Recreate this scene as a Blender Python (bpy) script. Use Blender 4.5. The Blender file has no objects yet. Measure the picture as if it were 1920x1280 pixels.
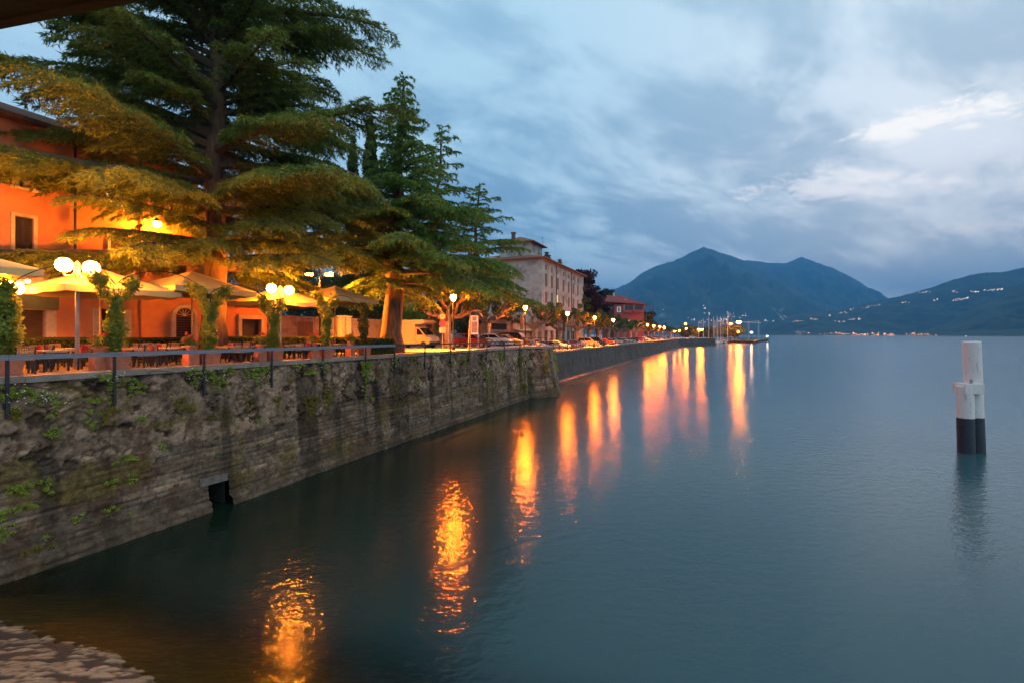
import bpy, math, random
import numpy as np
from mathutils import Vector, Matrix
R = math.radians
sc = bpy.context.scene
col = sc.collection
# ------------------------------------------------------------------ camera, sky, light
H, F, HY, CX = 7.3, 880.0, 626.0, 960.0          # eye height over the lake, focal length / horizon / centre in photo pixels
cam = bpy.data.cameras.new("camera"); camo = bpy.data.objects.new("camera", cam); col.objects.link(camo)
camo.location = (0, 0, H); camo.rotation_euler = (R(90), 0, 0)
cam.sensor_width = 36; cam.lens = 36 * F / 1920; cam.shift_y = (HY - 640) / 1920
cam.clip_start = .05; cam.clip_end = 40000
sc.camera = camo
SUN_EL, SUN_AZ = R(9), R(42)                      # azimuth clockwise from +Y
world = bpy.data.worlds.new("World"); sc.world = world; world.use_nodes = True
sc.view_settings.view_transform = 'Standard'; sc.view_settings.look = 'None'
sc.view_settings.gamma = 1; sc.view_settings.exposure = 0.5
cy = sc.cycles
cy.use_denoising = True
cy.max_bounces = 6; cy.diffuse_bounces = 3; cy.glossy_bounces = 3; cy.transmission_bounces = 3
cy.transparent_max_bounces = 8; cy.volume_bounces = 0
cy.sample_clamp_indirect = 4.0; cy.sample_clamp_direct = 0
cy.caustics_reflective = False; cy.caustics_refractive = False

def build_sky():
    nt = world.node_tree; N = nt.nodes; L = nt.links; N.clear()
    out = N.new('ShaderNodeOutputWorld'); bg = N.new('ShaderNodeBackground')
    tc = N.new('ShaderNodeTexCoord'); sep = N.new('ShaderNodeSeparateXYZ'); L.new(tc.outputs['Generated'], sep.inputs[0])
    def m(op, a, b=None, c=None, clamp=False):
        n = N.new('ShaderNodeMath'); n.operation = op; n.use_clamp = clamp
        for i, v in enumerate((a, b, c)):
            if v is None: continue
            if isinstance(v, (int, float)): n.inputs[i].default_value = v
            else: L.new(v, n.inputs[i])
        return n.outputs[0]
    def mix(f, a, b):
        n = N.new('ShaderNodeMix'); n.data_type = 'RGBA'
        for s, v in ((0, f), (6, a), (7, b)):
            if isinstance(v, (int, float)): n.inputs[s].default_value = v
            elif isinstance(v, tuple): n.inputs[s].default_value = (*v, 1)
            else: L.new(v, n.inputs[s])
        return n.outputs[2]
    def noise(vec, scale, det=6, rough=.55, dist=0.0):
        n = N.new('ShaderNodeTexNoise'); L.new(vec, n.inputs['Vector'])
        n.inputs['Scale'].default_value = scale; n.inputs['Detail'].default_value = det
        n.inputs['Roughness'].default_value = rough; n.inputs['Distortion'].default_value = dist
        return n.outputs[0]
    def comb(a, b, c):
        n = N.new('ShaderNodeCombineXYZ')
        for i, v in enumerate((a, b, c)):
            if isinstance(v, (int, float)): n.inputs[i].default_value = v
            else: L.new(v, n.inputs[i])
        return n.outputs[0]
    def smooth(v, lo, hi):
        n = N.new('ShaderNodeMapRange'); n.interpolation_type = 'SMOOTHSTEP'
        n.inputs[1].default_value = lo; n.inputs[2].default_value = hi; L.new(v, n.inputs[0]); return n.outputs[0]
    x, y, z = sep.outputs
    sky = N.new('ShaderNodeTexSky'); sky.sky_type = 'NISHITA'; sky.sun_disc = False
    sky.sun_elevation = SUN_EL; sky.sun_rotation = SUN_AZ; sky.air_density = 1.2; sky.dust_density = .6; sky.ozone_density = 3
    skys = N.new('ShaderNodeVectorMath'); skys.operation = 'SCALE'; L.new(sky.outputs[0], skys.inputs[0]); skys.inputs[3].default_value = .10
    zz = m('ADD', m('MAXIMUM', z, 0.0), .30)
    u_ = m('DIVIDE', x, zz); v_ = m('DIVIDE', y, zz)
    # cloud layer seen in perspective; streaks run up towards +X
    ca, sa = math.cos(R(28)), math.sin(R(28))
    pu = m('ADD', m('MULTIPLY', u_, ca), m('MULTIPLY', v_, sa)); pv = m('SUBTRACT', m('MULTIPLY', v_, ca), m('MULTIPLY', u_, sa))
    P = comb(m('MULTIPLY', pu, .55), pv, 0.0)
    n1 = noise(P, 1.25, 7, .55, .5); n2 = noise(P, 4.2, 9, .60, .3)
    big = m('ADD', m('MULTIPLY', n1, .52), m('MULTIPLY', n2, .48))
    tone = smooth(big, .42, .55)
    d_az = m('ARCTAN2', x, y)                     # 0 ahead, + to the right
    el = m('ARCSINE', z)
    warm = smooth(d_az, -.15, .95)
    dark = mix(warm, (.155, .295, .435), (.39, .455, .51))
    light = mix(warm, (.37, .565, .69), (.78, .79, .79))
    base = mix(tone, dark, light)
    up = smooth(el, .18, .62)
    base = mix(m('MULTIPLY', up, .42), base, (.38, .57, .68))
    low = m('SUBTRACT', 1.0, smooth(el, .0, .16))
    base = mix(m('MULTIPLY', low, .55), base, (.125, .33, .53))
    # openings in the cloud deck
    def opening(az0, el0, la, le, tilt, k, lo, hi):
        a = m('SUBTRACT', d_az, az0); e = m('SUBTRACT', el, el0)
        ct, st = math.cos(tilt), math.sin(tilt)
        p = m('DIVIDE', m('ADD', m('MULTIPLY', a, ct), m('MULTIPLY', e, st)), la)
        q = m('DIVIDE', m('SUBTRACT', m('MULTIPLY', e, ct), m('MULTIPLY', a, st)), le)
        r2 = m('ADD', m('MULTIPLY', p, p), m('MULTIPLY', q, q))
        g = m('POWER', 2.718, m('MULTIPLY', r2, -1.0))
        return m('MULTIPLY', smooth(m('ADD', m('MULTIPLY', g, .55), m('MULTIPLY', m('SUBTRACT', n2e, .5), 1.5)), lo, hi), m('MULTIPLY', smooth(g, .12, .45), k))
    Pe = comb(m('MULTIPLY', d_az, 6.5), m('MULTIPLY', m('SUBTRACT', el, m('MULTIPLY', d_az, -.03)), 17.0), 3.0)
    n2e = noise(Pe, 1.7, 10, .66, .4)
    o0 = opening(.72, .27, .45, .15, .0, .55, .22, .95)
    o1 = opening(.745, .328, .17, .032, .0, .9, .26, .50)
    o2 = opening(.60, .252, .24, .042, -.10, .65, .32, .62)
    o3 = opening(.79, .160, .08, .018, .05, .6, .30, .62)
    c = mix(o0, base, (.74, .76, .80))
    c = mix(o2, c, (1.0, .93, .88)); c = mix(o3, c, (1.0, .86, .82)); c = mix(o1, c, (1.0, .94, .86))
    c = mix(.92, skys.outputs[0], c)
    L.new(c, bg.inputs[0]); bg.inputs[1].default_value = 1.12
    L.new(bg.outputs[0], out.inputs[0])
build_sky()
sun = bpy.data.lights.new("sun", 'SUN'); sun.energy = .30; sun.angle = R(40); sun.color = (1, .9, .8)
suno = bpy.data.objects.new("sun", sun); col.objects.link(suno)
SA = R(118); SE = R(48)
sd = Vector((math.sin(SA) * math.cos(SE), math.cos(SA) * math.cos(SE), math.sin(SE)))
suno.rotation_euler = sd.to_track_quat('Z', 'Y').to_euler(); suno.location = (0, 0, 60)

# ------------------------------------------------------------------ geometry helpers
def P(px, py, Y): return Vector(((px - CX) / F * Y, Y, H + (HY - py) / F * Y))
def G(px, py, z=0.0):
    Y = F * (H - z) / (py - HY); return Vector(((px - CX) / F * Y, Y, z))
A = Vector((-15.34, 14.06, 0)); U = Vector((.3916, .9201, 0)); NN = Vector((-.9201, .3916, 0))   # quay frame: along / inland
ROT = math.atan2(U.y, U.x)                        # local x = along the quay, local y = inland
def W(s, t, z=0.0): return A + U * s + NN * t + Vector((0, 0, z))
def sx(px, t):                                    # where the photo column px crosses the line t metres inland
    k = (px - CX) / F; ax = A.x + NN.x * t; ay = A.y + NN.y * t
    return (k * ay - ax) / (U.x - k * U.y)
def depth(s, t): return A.y + U.y * s + NN.y * t
def zat(s, t, py): return H + (HY - py) / F * depth(s, t)
def gz(s):
    if s < 46: return 6.0 - .13 * max(0, min(1, s / 40))
    if s < 64: return 5.87 - 1.22 * ((s - 46) / 18.0)
    return 4.65
rnd = random.Random(7)

class MB:
    def __init__(self): self.v = []; self.f = []; self.m = []
    def add(self, V, Fc, mi=0):
        b = len(self.v); self.v += [tuple(p) for p in V]
        self.f += [tuple(b + i for i in f) for f in Fc]; self.m += [mi] * len(Fc); return self
    def box(self, c, s, rot=None, mi=0, taper=1.0):
        hx, hy, hz = s[0] / 2, s[1] / 2, s[2] / 2
        V = [Vector((x * hx * (taper if z > 0 else 1), y * hy * (taper if z > 0 else 1), z * hz)) for z in (-1, 1) for y in (-1, 1) for x in (-1, 1)]
        if rot is not None: V = [rot @ p for p in V]
        c = Vector(c); V = [p + c for p in V]
        return self.add(V, [(0, 2, 3, 1), (4, 5, 7, 6), (0, 1, 5, 4), (2, 6, 7, 3), (0, 4, 6, 2), (1, 3, 7, 5)], mi)
    def bar(self, a, b, w, h, mi=0):
        a, b = Vector(a), Vector(b); d = (b - a); l = d.length; d.normalize()
        up = Vector((0, 0, 1)) if abs(d.z) < .95 else Vector((1, 0, 0))
        sdv = up.cross(d).normalized(); up = d.cross(sdv)
        return self.box((a + b) / 2, (l, w, h), Matrix((d, sdv, up)).transposed(), mi)
    def tube(self, pts, rad, n=8, cap=True, mi=0):
        pts = [Vector(p) for p in pts]
        if not hasattr(rad, '__len__'): rad = [rad] * len(pts)
        V = []; Fc = []
        ref = None
        for i, p in enumerate(pts):
            d = (pts[min(i + 1, len(pts) - 1)] - pts[max(i - 1, 0)]).normalized()
            if ref is None: ref = Vector((0, 0, 1)).cross(d) if abs(d.z) < .9 else Vector((1, 0, 0))
            e1 = (ref - d * ref.dot(d)).normalized(); e2 = d.cross(e1); ref = e1
            for k in range(n):
                a = 2 * math.pi * k / n
                V.append(p + (e1 * math.cos(a) + e2 * math.sin(a)) * rad[i])
        for i in range(len(pts) - 1):
            for k in range(n):
                k2 = (k + 1) % n
                Fc.append((i * n + k, i * n + k2, (i + 1) * n + k2, (i + 1) * n + k))
        if cap:
            Fc.append(tuple(range(n - 1, -1, -1))); Fc.append(tuple((len(pts) - 1) * n + k for k in range(n)))
        return self.add(V, Fc, mi)
    def lathe(self, prof, n=16, c=(0, 0, 0), mi=0):
        c = Vector(c); V = []; Fc = []
        for r, z in prof:
            for k in range(n):
                a = 2 * math.pi * k / n; V.append(c + Vector((r * math.cos(a), r * math.sin(a), z)))
        for i in range(len(prof) - 1):
            for k in range(n):
                k2 = (k + 1) % n; Fc.append((i * n + k, i * n + k2, (i + 1) * n + k2, (i + 1) * n + k))
        if prof[0][0] > 1e-4: Fc.append(tuple(range(n - 1, -1, -1)))
        if prof[-1][0] > 1e-4: Fc.append(tuple((len(prof) - 1) * n + k for k in range(n)))
        return self.add(V, Fc, mi)
    def ball(self, c, r, n=12, sq=1.0, mi=0):
        return self.lathe([(max(1e-5, r * math.sin(math.pi * i / n)), -r * sq * math.cos(math.pi * i / n)) for i in range(n + 1)], n * 2, c, mi)
    def prism(self, poly, wid, mi=0):             # side outline in x,z; half width wid(z)
        n = len(poly); V = [Vector((x, -wid(z), z)) for x, z in poly] + [Vector((x, wid(z), z)) for x, z in poly]
        Fc = [(i, (i + 1) % n, n + (i + 1) % n, n + i) for i in range(n)] + [tuple(range(n - 1, -1, -1)), tuple(range(n, 2 * n))]
        return self.add(V, Fc, mi)
    def quad(self, a, b, c, d, mi=0): return self.add([a, b, c, d], [(0, 1, 2, 3)], mi)

def link_mesh(name, me, mat, parent=None, loc=None, rotz=0):
    for m_ in (mat if isinstance(mat, (list, tuple)) else [mat]): me.materials.append(m_)
    o = bpy.data.objects.new(name, me); col.objects.link(o)
    if parent is not None: o.parent = parent
    if loc is not None: o.location = loc
    o.rotation_euler.z = rotz
    return o
def obj(name, mb, mat, parent=None, loc=None, rotz=0, smooth=False):
    me = bpy.data.meshes.new(name); me.from_pydata(mb.v, [], mb.f)
    if any(mb.m): me.polygons.foreach_set('material_index', mb.m)
    if smooth: me.polygons.foreach_set('use_smooth', [True] * len(me.polygons))
    me.update()
    return link_mesh(name, me, mat, parent, loc, rotz)
def tri_mesh(name, V, mat, parent=None, loc=None, rotz=0, k=3):   # V: (n*k,3) separate polygons of k corners
    V = np.asarray(V, dtype=np.float32).reshape(-1, 3); n = len(V) // k
    me = bpy.data.meshes.new(name)
    me.vertices.add(n * k); me.vertices.foreach_set('co', V.ravel())
    me.loops.add(n * k); me.loops.foreach_set('vertex_index', np.arange(n * k, dtype=np.int32))
    me.polygons.add(n); me.polygons.foreach_set('loop_start', np.arange(0, n * k, k, dtype=np.int32))
    me.update(calc_edges=True)
    return link_mesh(name, me, mat, parent, loc, rotz)
def grid_mesh(name, X, Y, Z, mat, smooth=True, attrs=None, parent=None, loc=None, rotz=0):
    h, w = X.shape; V = np.stack([X, Y, Z], -1).reshape(-1, 3).astype(np.float32)
    i = np.arange(h * w).reshape(h, w)
    Q = np.stack([i[:-1, :-1], i[:-1, 1:], i[1:, 1:], i[1:, :-1]], -1).reshape(-1, 4).astype(np.int32)
    me = bpy.data.meshes.new(name)
    me.vertices.add(len(V)); me.vertices.foreach_set('co', V.ravel())
    me.loops.add(Q.size); me.loops.foreach_set('vertex_index', Q.ravel())
    me.polygons.add(len(Q)); me.polygons.foreach_set('loop_start', np.arange(0, Q.size, 4, dtype=np.int32))
    me.update(calc_edges=True)
    if smooth: me.polygons.foreach_set('use_smooth', np.ones(len(Q), dtype=bool))
    for nm, arr in (attrs or {}).items():
        a = me.attributes.new(nm, 'FLOAT', 'POINT'); a.data.foreach_set('value', arr.astype(np.float32).ravel())
    return link_mesh(name, me, mat, parent, loc, rotz)

def tag(o, label=None, cat=None, group=None, kind=None):
    if label: o['label'] = label
    if cat: o['category'] = cat
    if group: o['group'] = group
    if kind: o['kind'] = kind
    return o
def thing(name, label, cat, loc=(0, 0, 0), rotz=0, group=None):
    o = bpy.data.objects.new(name, None); col.objects.link(o); o.empty_display_size = .3
    o.location = loc; o.rotation_euler = (0, 0, rotz)
    return tag(o, label, cat, group)
def kids(o): return [c for c in KID.get(o.name, [])]
KID = {}
def dup(root, loc, rotz, label=None, scale=None):
    def cp(o, par):
        c = o.copy(); col.objects.link(c)
        if par is not None: c.parent = par
        for ch in o.children: cp(ch, c)
        return c
    r = cp(root, None); r.location = loc; r.rotation_euler = (0, 0, rotz)
    if scale: r.scale = (scale,) * 3
    if label: r['label'] = label
    return r

# ------------------------------------------------------------------ materials
def nodes(name):
    m = bpy.data.materials.new(name); m.use_nodes = True; nt = m.node_tree; nt.nodes.clear()
    return m, nt, nt.nodes, nt.links
def M(name, c, rough=.75, var=.25, scale=3.0, bump=0.0, bscale=25.0, metal=0.0, spec=.4, stain=None, objcol=False, stretch=(1, 1, 1), coat=0.0):
    m, nt, N, L = nodes(name)
    out = N.new('ShaderNodeOutputMaterial'); b = N.new('ShaderNodeBsdfPrincipled'); L.new(b.outputs[0], out.inputs[0])
    tc = N.new('ShaderNodeTexCoord'); mp = N.new('ShaderNodeMapping'); L.new(tc.outputs['Object'], mp.inputs[0]); mp.inputs['Scale'].default_value = stretch
    no = N.new('ShaderNodeTexNoise'); L.new(mp.outputs[0], no.inputs['Vector']); no.inputs['Scale'].default_value = scale; no.inputs['Detail'].default_value = 6; no.inputs['Roughness'].default_value = .62
    rp = N.new('ShaderNodeMapRange'); rp.inputs[1].default_value = .3; rp.inputs[2].default_value = .7; rp.inputs[3].default_value = 1 - var; rp.inputs[4].default_value = 1 + var
    L.new(no.outputs[0], rp.inputs[0])
    vm = N.new('ShaderNodeVectorMath'); vm.operation = 'SCALE'; L.new(rp.outputs[0], vm.inputs[3])
    if objcol:
        oi = N.new('ShaderNodeObjectInfo'); L.new(oi.outputs['Color'], vm.inputs[0])
    else: vm.inputs[0].default_value = c[:3]
    colr = vm.outputs[0]
    if stain:                                     # (colour, scale, lo, hi)
        n2 = N.new('ShaderNodeTexNoise'); L.new(mp.outputs[0], n2.inputs['Vector']); n2.inputs['Scale'].default_value = stain[1]; n2.inputs['Detail'].default_value = 8; n2.inputs['Roughness'].default_value = .65
        r2 = N.new('ShaderNodeMapRange'); r2.inputs[1].default_value = stain[2]; r2.inputs[2].default_value = stain[3]; L.new(n2.outputs[0], r2.inputs[0])
        mx = N.new('ShaderNodeMix'); mx.data_type = 'RGBA'; L.new(r2.outputs[0], mx.inputs[0]); L.new(colr, mx.inputs[6]); mx.inputs[7].default_value = (*stain[0], 1); colr = mx.outputs[2]
    L.new(colr, b.inputs['Base Color'])
    b.inputs['Roughness'].default_value = rough; b.inputs['Metallic'].default_value = metal
    b.inputs['Specular IOR Level'].default_value = spec; b.inputs['Coat Weight'].default_value = coat
    if bump:
        nb = N.new('ShaderNodeTexNoise'); L.new(mp.outputs[0], nb.inputs['Vector']); nb.inputs['Scale'].default_value = bscale; nb.inputs['Detail'].default_value = 5
        bu = N.new('ShaderNodeBump'); bu.inputs['Strength'].default_value = bump; bu.inputs['Distance'].default_value = .05; L.new(nb.outputs[0], bu.inputs['Height']); L.new(bu.outputs[0], b.inputs['Normal'])
    return m
def E(name, c, s):
    m, nt, N, L = nodes(name); out = N.new('ShaderNodeOutputMaterial'); e = N.new('ShaderNodeEmission')
    e.inputs[0].default_value = (*c, 1); e.inputs[1].default_value = s; L.new(e.outputs[0], out.inputs[0]); return m
def LEAF(name, c1, c2, trans=.3, nscale=.5, rough=.55):
    m, nt, N, L = nodes(name); out = N.new('ShaderNodeOutputMaterial')
    geo = N.new('ShaderNodeNewGeometry'); tc = N.new('ShaderNodeTexCoord')
    no = N.new('ShaderNodeTexNoise'); L.new(tc.outputs['Object'], no.inputs['Vector']); no.inputs['Scale'].default_value = nscale; no.inputs['Detail'].default_value = 3
    ad = N.new('ShaderNodeMath'); ad.operation = 'MULTIPLY_ADD'; L.new(geo.outputs['Random Per Island'], ad.inputs[0]); ad.inputs[1].default_value = .55; 
    m2 = N.new('ShaderNodeMath'); m2.operation = 'MULTIPLY_ADD'; L.new(no.outputs[0], m2.inputs[0]); m2.inputs[1].default_value = 1.5; m2.inputs[2].default_value = -.38
    L.new(m2.outputs[0], ad.inputs[2]); ad.use_clamp = True
    mx = N.new('ShaderNodeMix'); mx.data_type = 'RGBA'; L.new(ad.outputs[0], mx.inputs[0]); mx.inputs[6].default_value = (*c1, 1); mx.inputs[7].default_value = (*c2, 1)
    b = N.new('ShaderNodeBsdfPrincipled'); L.new(mx.outputs[2], b.inputs['Base Color']); b.inputs['Roughness'].default_value = rough; b.inputs['Specular IOR Level'].default_value = .3
    t = N.new('ShaderNodeBsdfTranslucent'); L.new(mx.outputs[2], t.inputs[0])
    ms = N.new('ShaderNodeMixShader'); ms.inputs[0].default_value = trans; L.new(b.outputs[0], ms.inputs[1]); L.new(t.outputs[0], ms.inputs[2]); L.new(ms.outputs[0], out.inputs[0])
    return m
SOD = (1.0, .255, .012)                              # sodium lamps
LAMP_GLOBE = E('globe_glow', SOD, 430)
LAMP_FAR = E('far_lantern_glow', (1, .165, .006), 620)
LAMP_STREET = E('lantern_glow', (1, .165, .006), 1150)
LAMP_FLOOD = E('floodlight_glow', (1, .19, .008), 3500)
m_bark = M('cedar_bark', (.16, .10, .065), .9, .45, 6, .8, 18, stretch=(1, 1, .22))
m_limb = M('limb_bark', (.11, .08, .055), .9, .4, 5, .5, 20)
m_cedar = LEAF('cedar_needles', (.040, .070, .016), (.24, .31, .048), .32, .55)
m_cedar2 = LEAF('cedar_needles_far', (.045, .095, .022), (.22, .36, .055), .32, .45)
m_leaf = LEAF('leaf_green', (.11, .16, .025), (.38, .44, .075), .5, 1.4)
m_hedge = LEAF('hedge_leaf', (.030, .06, .012), (.11, .14, .03), .3, 1.5)
m_plane = LEAF('plane_leaf', (.035, .06, .012), (.13, .17, .03), .35, .9)
m_dark = LEAF('dark_leaf', (.012, .028, .010), (.045, .075, .022), .25, .4)
m_beech = LEAF('copper_leaf', (.022, .008, .010), (.075, .026, .032), .25, .4)
m_weed = LEAF('weed_leaf', (.12, .19, .02), (.42, .52, .07), .3, 2.0)
m_moss = LEAF('moss_leaf', (.11, .095, .014), (.30, .26, .03), .2, 2.0)
m_petal = M('red_petal', (.62, .045, .03), .6, .3, 8)
m_petalw = M('white_petal', (.75, .73, .62), .6, .15, 8)
m_planebark = M('plane_bark', (.30, .24, .16), .85, .35, 4, .5, 14, stain=((.16, .12, .07), 7, .52, .6))
m_steel = M('dark_steel', (.030, .032, .038), .5, .3, 6, metal=.3)
m_galv = M('galvanised_steel', (.30, .30, .31), .45, .2, 5, metal=.6)
m_rail = M('weathered_board', (.20, .225, .27), .65, .28, 3, .35, 40, stretch=(.4, 6, 6))
m_terra = M('terracotta', (.50, .17, .10), .85, .25, 4, .2, 30)
m_wood = M('teak_slats', (.30, .17, .085), .6, .35, 8, .2, 30, stretch=(1, 4, 1))
m_top = M('pale_tabletop', (.55, .42, .26), .45, .15, 3)
m_red = M('red_cushion', (.55, .025, .03), .85, .2, 6)
m_canvas = M('cream_canvas', (.58, .46, .20), .85, .08, 2, .1, 60)
m_salmon = M('salmon_render', (.60, .26, .13), .9, .12, .7, .15, 30, stain=((.46, .185, .095), .9, .50, .72))
m_stone = M('pale_stone', (.55, .47, .36), .85, .2, 4, .2, 30)
m_shutter = M('brown_shutter', (.085, .045, .025), .7, .3, 3, .3, 30, stretch=(1, 1, 12))
m_shutterd = M('dark_slats', (.035, .030, .032), .6, .3, 3, stretch=(1, 1, 12))
m_glass = M('window_glass', (.02, .025, .03), .08, .2, 2, spec=.6)
m_litglass = E('lit_pane', (1, .62, .22), 1.6)
m_pale = M('pale_pane', (.42, .40, .30), .3, .15, 4)
m_tile = M('roof_tile', (.23, .095, .055), .9, .45, 5, .6, 12, stretch=(1, 4, 1), stain=((.13, .08, .06), 2.5, .5, .7))
m_redroof = M('red_roof', (.24, .045, .04), .8, .2, 3, .2, 12)
m_redwall = M('red_wall', (.24, .065, .058), .85, .15, 2)
m_oldwall = M('old_plaster', (.40, .385, .34), .95, .22, .55, .25, 8, stain=((.17, .15, .135), .33, .50, .68))
m_fence = M('board_fence', (.135, .075, .045), .8, .35, 2.5, .3, 12, stretch=(5, 5, .5))
m_fencewall = M('stained_wall', (.27, .19, .13), .9, .3, 1.2, .3, 12, stain=((.12, .08, .06), 1.1, .5, .7))
m_asph = M('paving', (.36, .32, .275), .85, .2, 1.2, .3, 60, stain=((.26, .225, .19), .35, .5, .65))
m_white = M('white_paint', (.74, .73, .72), .45, .07, 3)
m_navy = M('navy_paint', (.014, .018, .034), .35, .3, 3)
m_tyre = M('tyre_rubber', (.02, .02, .02), .8, .2, 8)
m_hub = M('wheel_rim', (.40, .40, .42), .35, .1, 8, metal=.8)
m_car = M('car_paint', (.5, .5, .5), .28, .04, 3, objcol=True, coat=.6)
m_carglass = M('car_glass', (.012, .014, .018), .05, .1, 2, spec=.9)
m_lens = M('headlight_lens', (.65, .65, .62), .15, .05, 3, spec=.8)
m_tail = M('tail_light_lens', (.45, .02, .015), .2, .05, 3)
m_soffit = M('eave_wood', (.50, .21, .07), .8, .3, 2.5, .3, 20, stretch=(.4, 3, 1))

# ------------------------------------------------------------------ terrain, water, sky-line
LAMP_PTS = []; OPEN_LINES = []
def fract(X, Y, seed, octs=6, lac=2.03, gain=.5, ridged=False):
    r = np.random.RandomState(seed); out = np.zeros_like(X); amp = 1.0; f = 1.0
    for o in range(octs):
        T = r.rand(64, 64); ox, oy = r.rand(2) * 64
        x = X * f + ox; y = Y * f + oy; xi = np.floor(x).astype(int); yi = np.floor(y).astype(int); fx = x - xi; fy = y - yi
        fx = fx * fx * (3 - 2 * fx); fy = fy * fy * (3 - 2 * fy)
        g = lambda a, b: T[a % 64, b % 64]
        v = (g(xi, yi) * (1 - fx) + g(xi + 1, yi) * fx) * (1 - fy) + (g(xi, yi + 1) * (1 - fx) + g(xi + 1, yi + 1) * fx) * fy
        v = v * 2 - 1
        if ridged: v = 1 - 2 * np.abs(v)
        out += amp * v; amp *= gain; f *= lac
    return out
m_mount = M('mountain_forest', (.030, .052, .036), .95, .55, .0016, stain=((.20, .19, .18), .0040, .635, .70))
m_hill = M('hill_forest', (.020, .036, .022), .95, .5, .005, stain=((.05, .062, .045), .010, .56, .72))
def mountain(name, prof, Yr, depth_front, depth_back, mat, seed, rough=.10, skew=0.0):
    """prof: skyline in photo pixels at distance Yr; the slope falls towards the lake and away behind."""
    px = np.array([p[0] for p in prof], float); py = np.array([p[1] for p in prof], float)
    xs = (px - CX) / F * Yr; hs = np.maximum(0, (HY - py) / F * Yr + H)
    nx, ny = 260, 120
    gx = np.linspace(xs[0], xs[-1], nx); gh = np.interp(gx, xs, hs)
    v = np.concatenate([np.linspace(0, 1, ny * 2 // 3), np.linspace(1, 0, ny // 3)[1:]])
    yy = np.concatenate([Yr - depth_front * (1 - np.linspace(0, 1, ny * 2 // 3)), Yr + depth_back * np.linspace(0, 1, ny // 3)[1:]])
    X, V = np.meshgrid(gx, v); Y = np.repeat(yy[:, None], nx, 1); Hh = np.repeat(gh[None, :], len(v), 0)
    # perspective: columns converge on the eye so that the skyline keeps its outline
    Xw = X * (1 - (1 - Y / Yr) * .75)
    sc_ = 3.2 / gh.max()
    Nn = fract(Xw * sc_, Y * sc_, seed, 7, ridged=True)
    Z = Hh * (V ** 1.05) + Nn * rough * Hh * (4 * V * (1 - V) ** 1.4) * 1.1 + fract(Xw * sc_ * 7, Y * sc_ * 7, seed + 1, 4) * Hh.max() * .006 * (V > .02)
    Z = np.where(V <= 0.001, -3, Z)
    return tag(grid_mesh(name, Xw, Y, Z, mat), kind='structure')
mountain('mountain', [(900, 640), (1000, 600), (1080, 562), (1130, 548), (1157, 541), (1182, 530), (1203, 513), (1232, 498), (1262, 490), (1287, 479), (1303, 471), (1318, 464), (1331, 467), (1345, 472), (1370, 480), (1395, 488), (1420, 503), (1470, 530), (1530, 565), (1600, 600), (1660, 628), (1700, 645)], 6200, 2600, 1600, m_mount, 3, .13)
mountain('mountain', [(1180, 640), (1260, 560), (1330, 512), (1395, 489), (1412, 489), (1437, 493), (1474, 493.5), (1490, 487), (1503, 481.5), (1524, 490), (1562, 503), (1595, 519), (1620, 534), (1653, 559), (1700, 592), (1760, 640)], 7400, 2600, 1600, m_mount, 9, .13)
mountain('hill', [(1395, 640), (1428, 622), (1437, 611), (1453, 598), (1495, 589), (1537, 586), (1578, 580), (1620, 569), (1662, 561), (1703, 552), (1745, 540), (1787, 525), (1828, 514), (1850, 511), (1870, 512), (1895, 508), (1920, 502), (2000, 492), (2200, 480), (2500, 500)], 3600, 1150, 900, m_hill, 14, .10)
mountain('hill', [(1690, 640), (1745, 620), (1787, 602), (1828, 573), (1870, 557), (1895, 543), (1920, 530), (2000, 500), (2120, 470), (2400, 440), (2800, 470)], 2300, 800, 700, m_hill, 21, .12)

# ground: one sheet inland of the quay, stepping down with the promenade, plus the land behind
def ground():
    s = np.array([-200, -60, -20, -8, 0, 8, 16, 24, 32, 40, 46, 50, 54, 58, 62, 64, 80, 120, 160, 200, 240, 277, 326, 340, 700, 1600], float)
    t = np.array([0.35, 2, 5, 9, 14, 22, 40, 90, 300, 1500], float)
    S, T = np.meshgrid(s, t, indexing='ij')
    edge = np.interp(s, [-200, 43, 50, 62, 277, 326, 360, 1600], [0.35, .35, 2.6, 2.6, -2.2, -21.5, 30, 300])
    T = T + (edge - .35)[:, None] * np.exp(-T / 60)
    X = A.x + U.x * S + NN.x * T; Y = A.y + U.y * S + NN.y * T
    Z = np.vectorize(gz)(S)
    tag(grid_mesh('ground', X, Y, Z, m_asph, smooth=False), kind='structure')
ground()
def terrace():
    s = np.linspace(-30, 19, 50); t = np.linspace(.5, 10.4, 12); S, T = np.meshgrid(s, t, indexing='ij')
    X = A.x + U.x * S + NN.x * T; Y = A.y + U.y * S + NN.y * T; Z = np.vectorize(gz)(S) + .006
    tag(grid_mesh('terrace_paving', X, Y, Z, M('terrace_tiles', (.17, .13, .095), .8, .3, 2.0, .3, 30, stain=((.11, .085, .06), .8, .5, .65)), smooth=False), kind='structure')
terrace()
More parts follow.
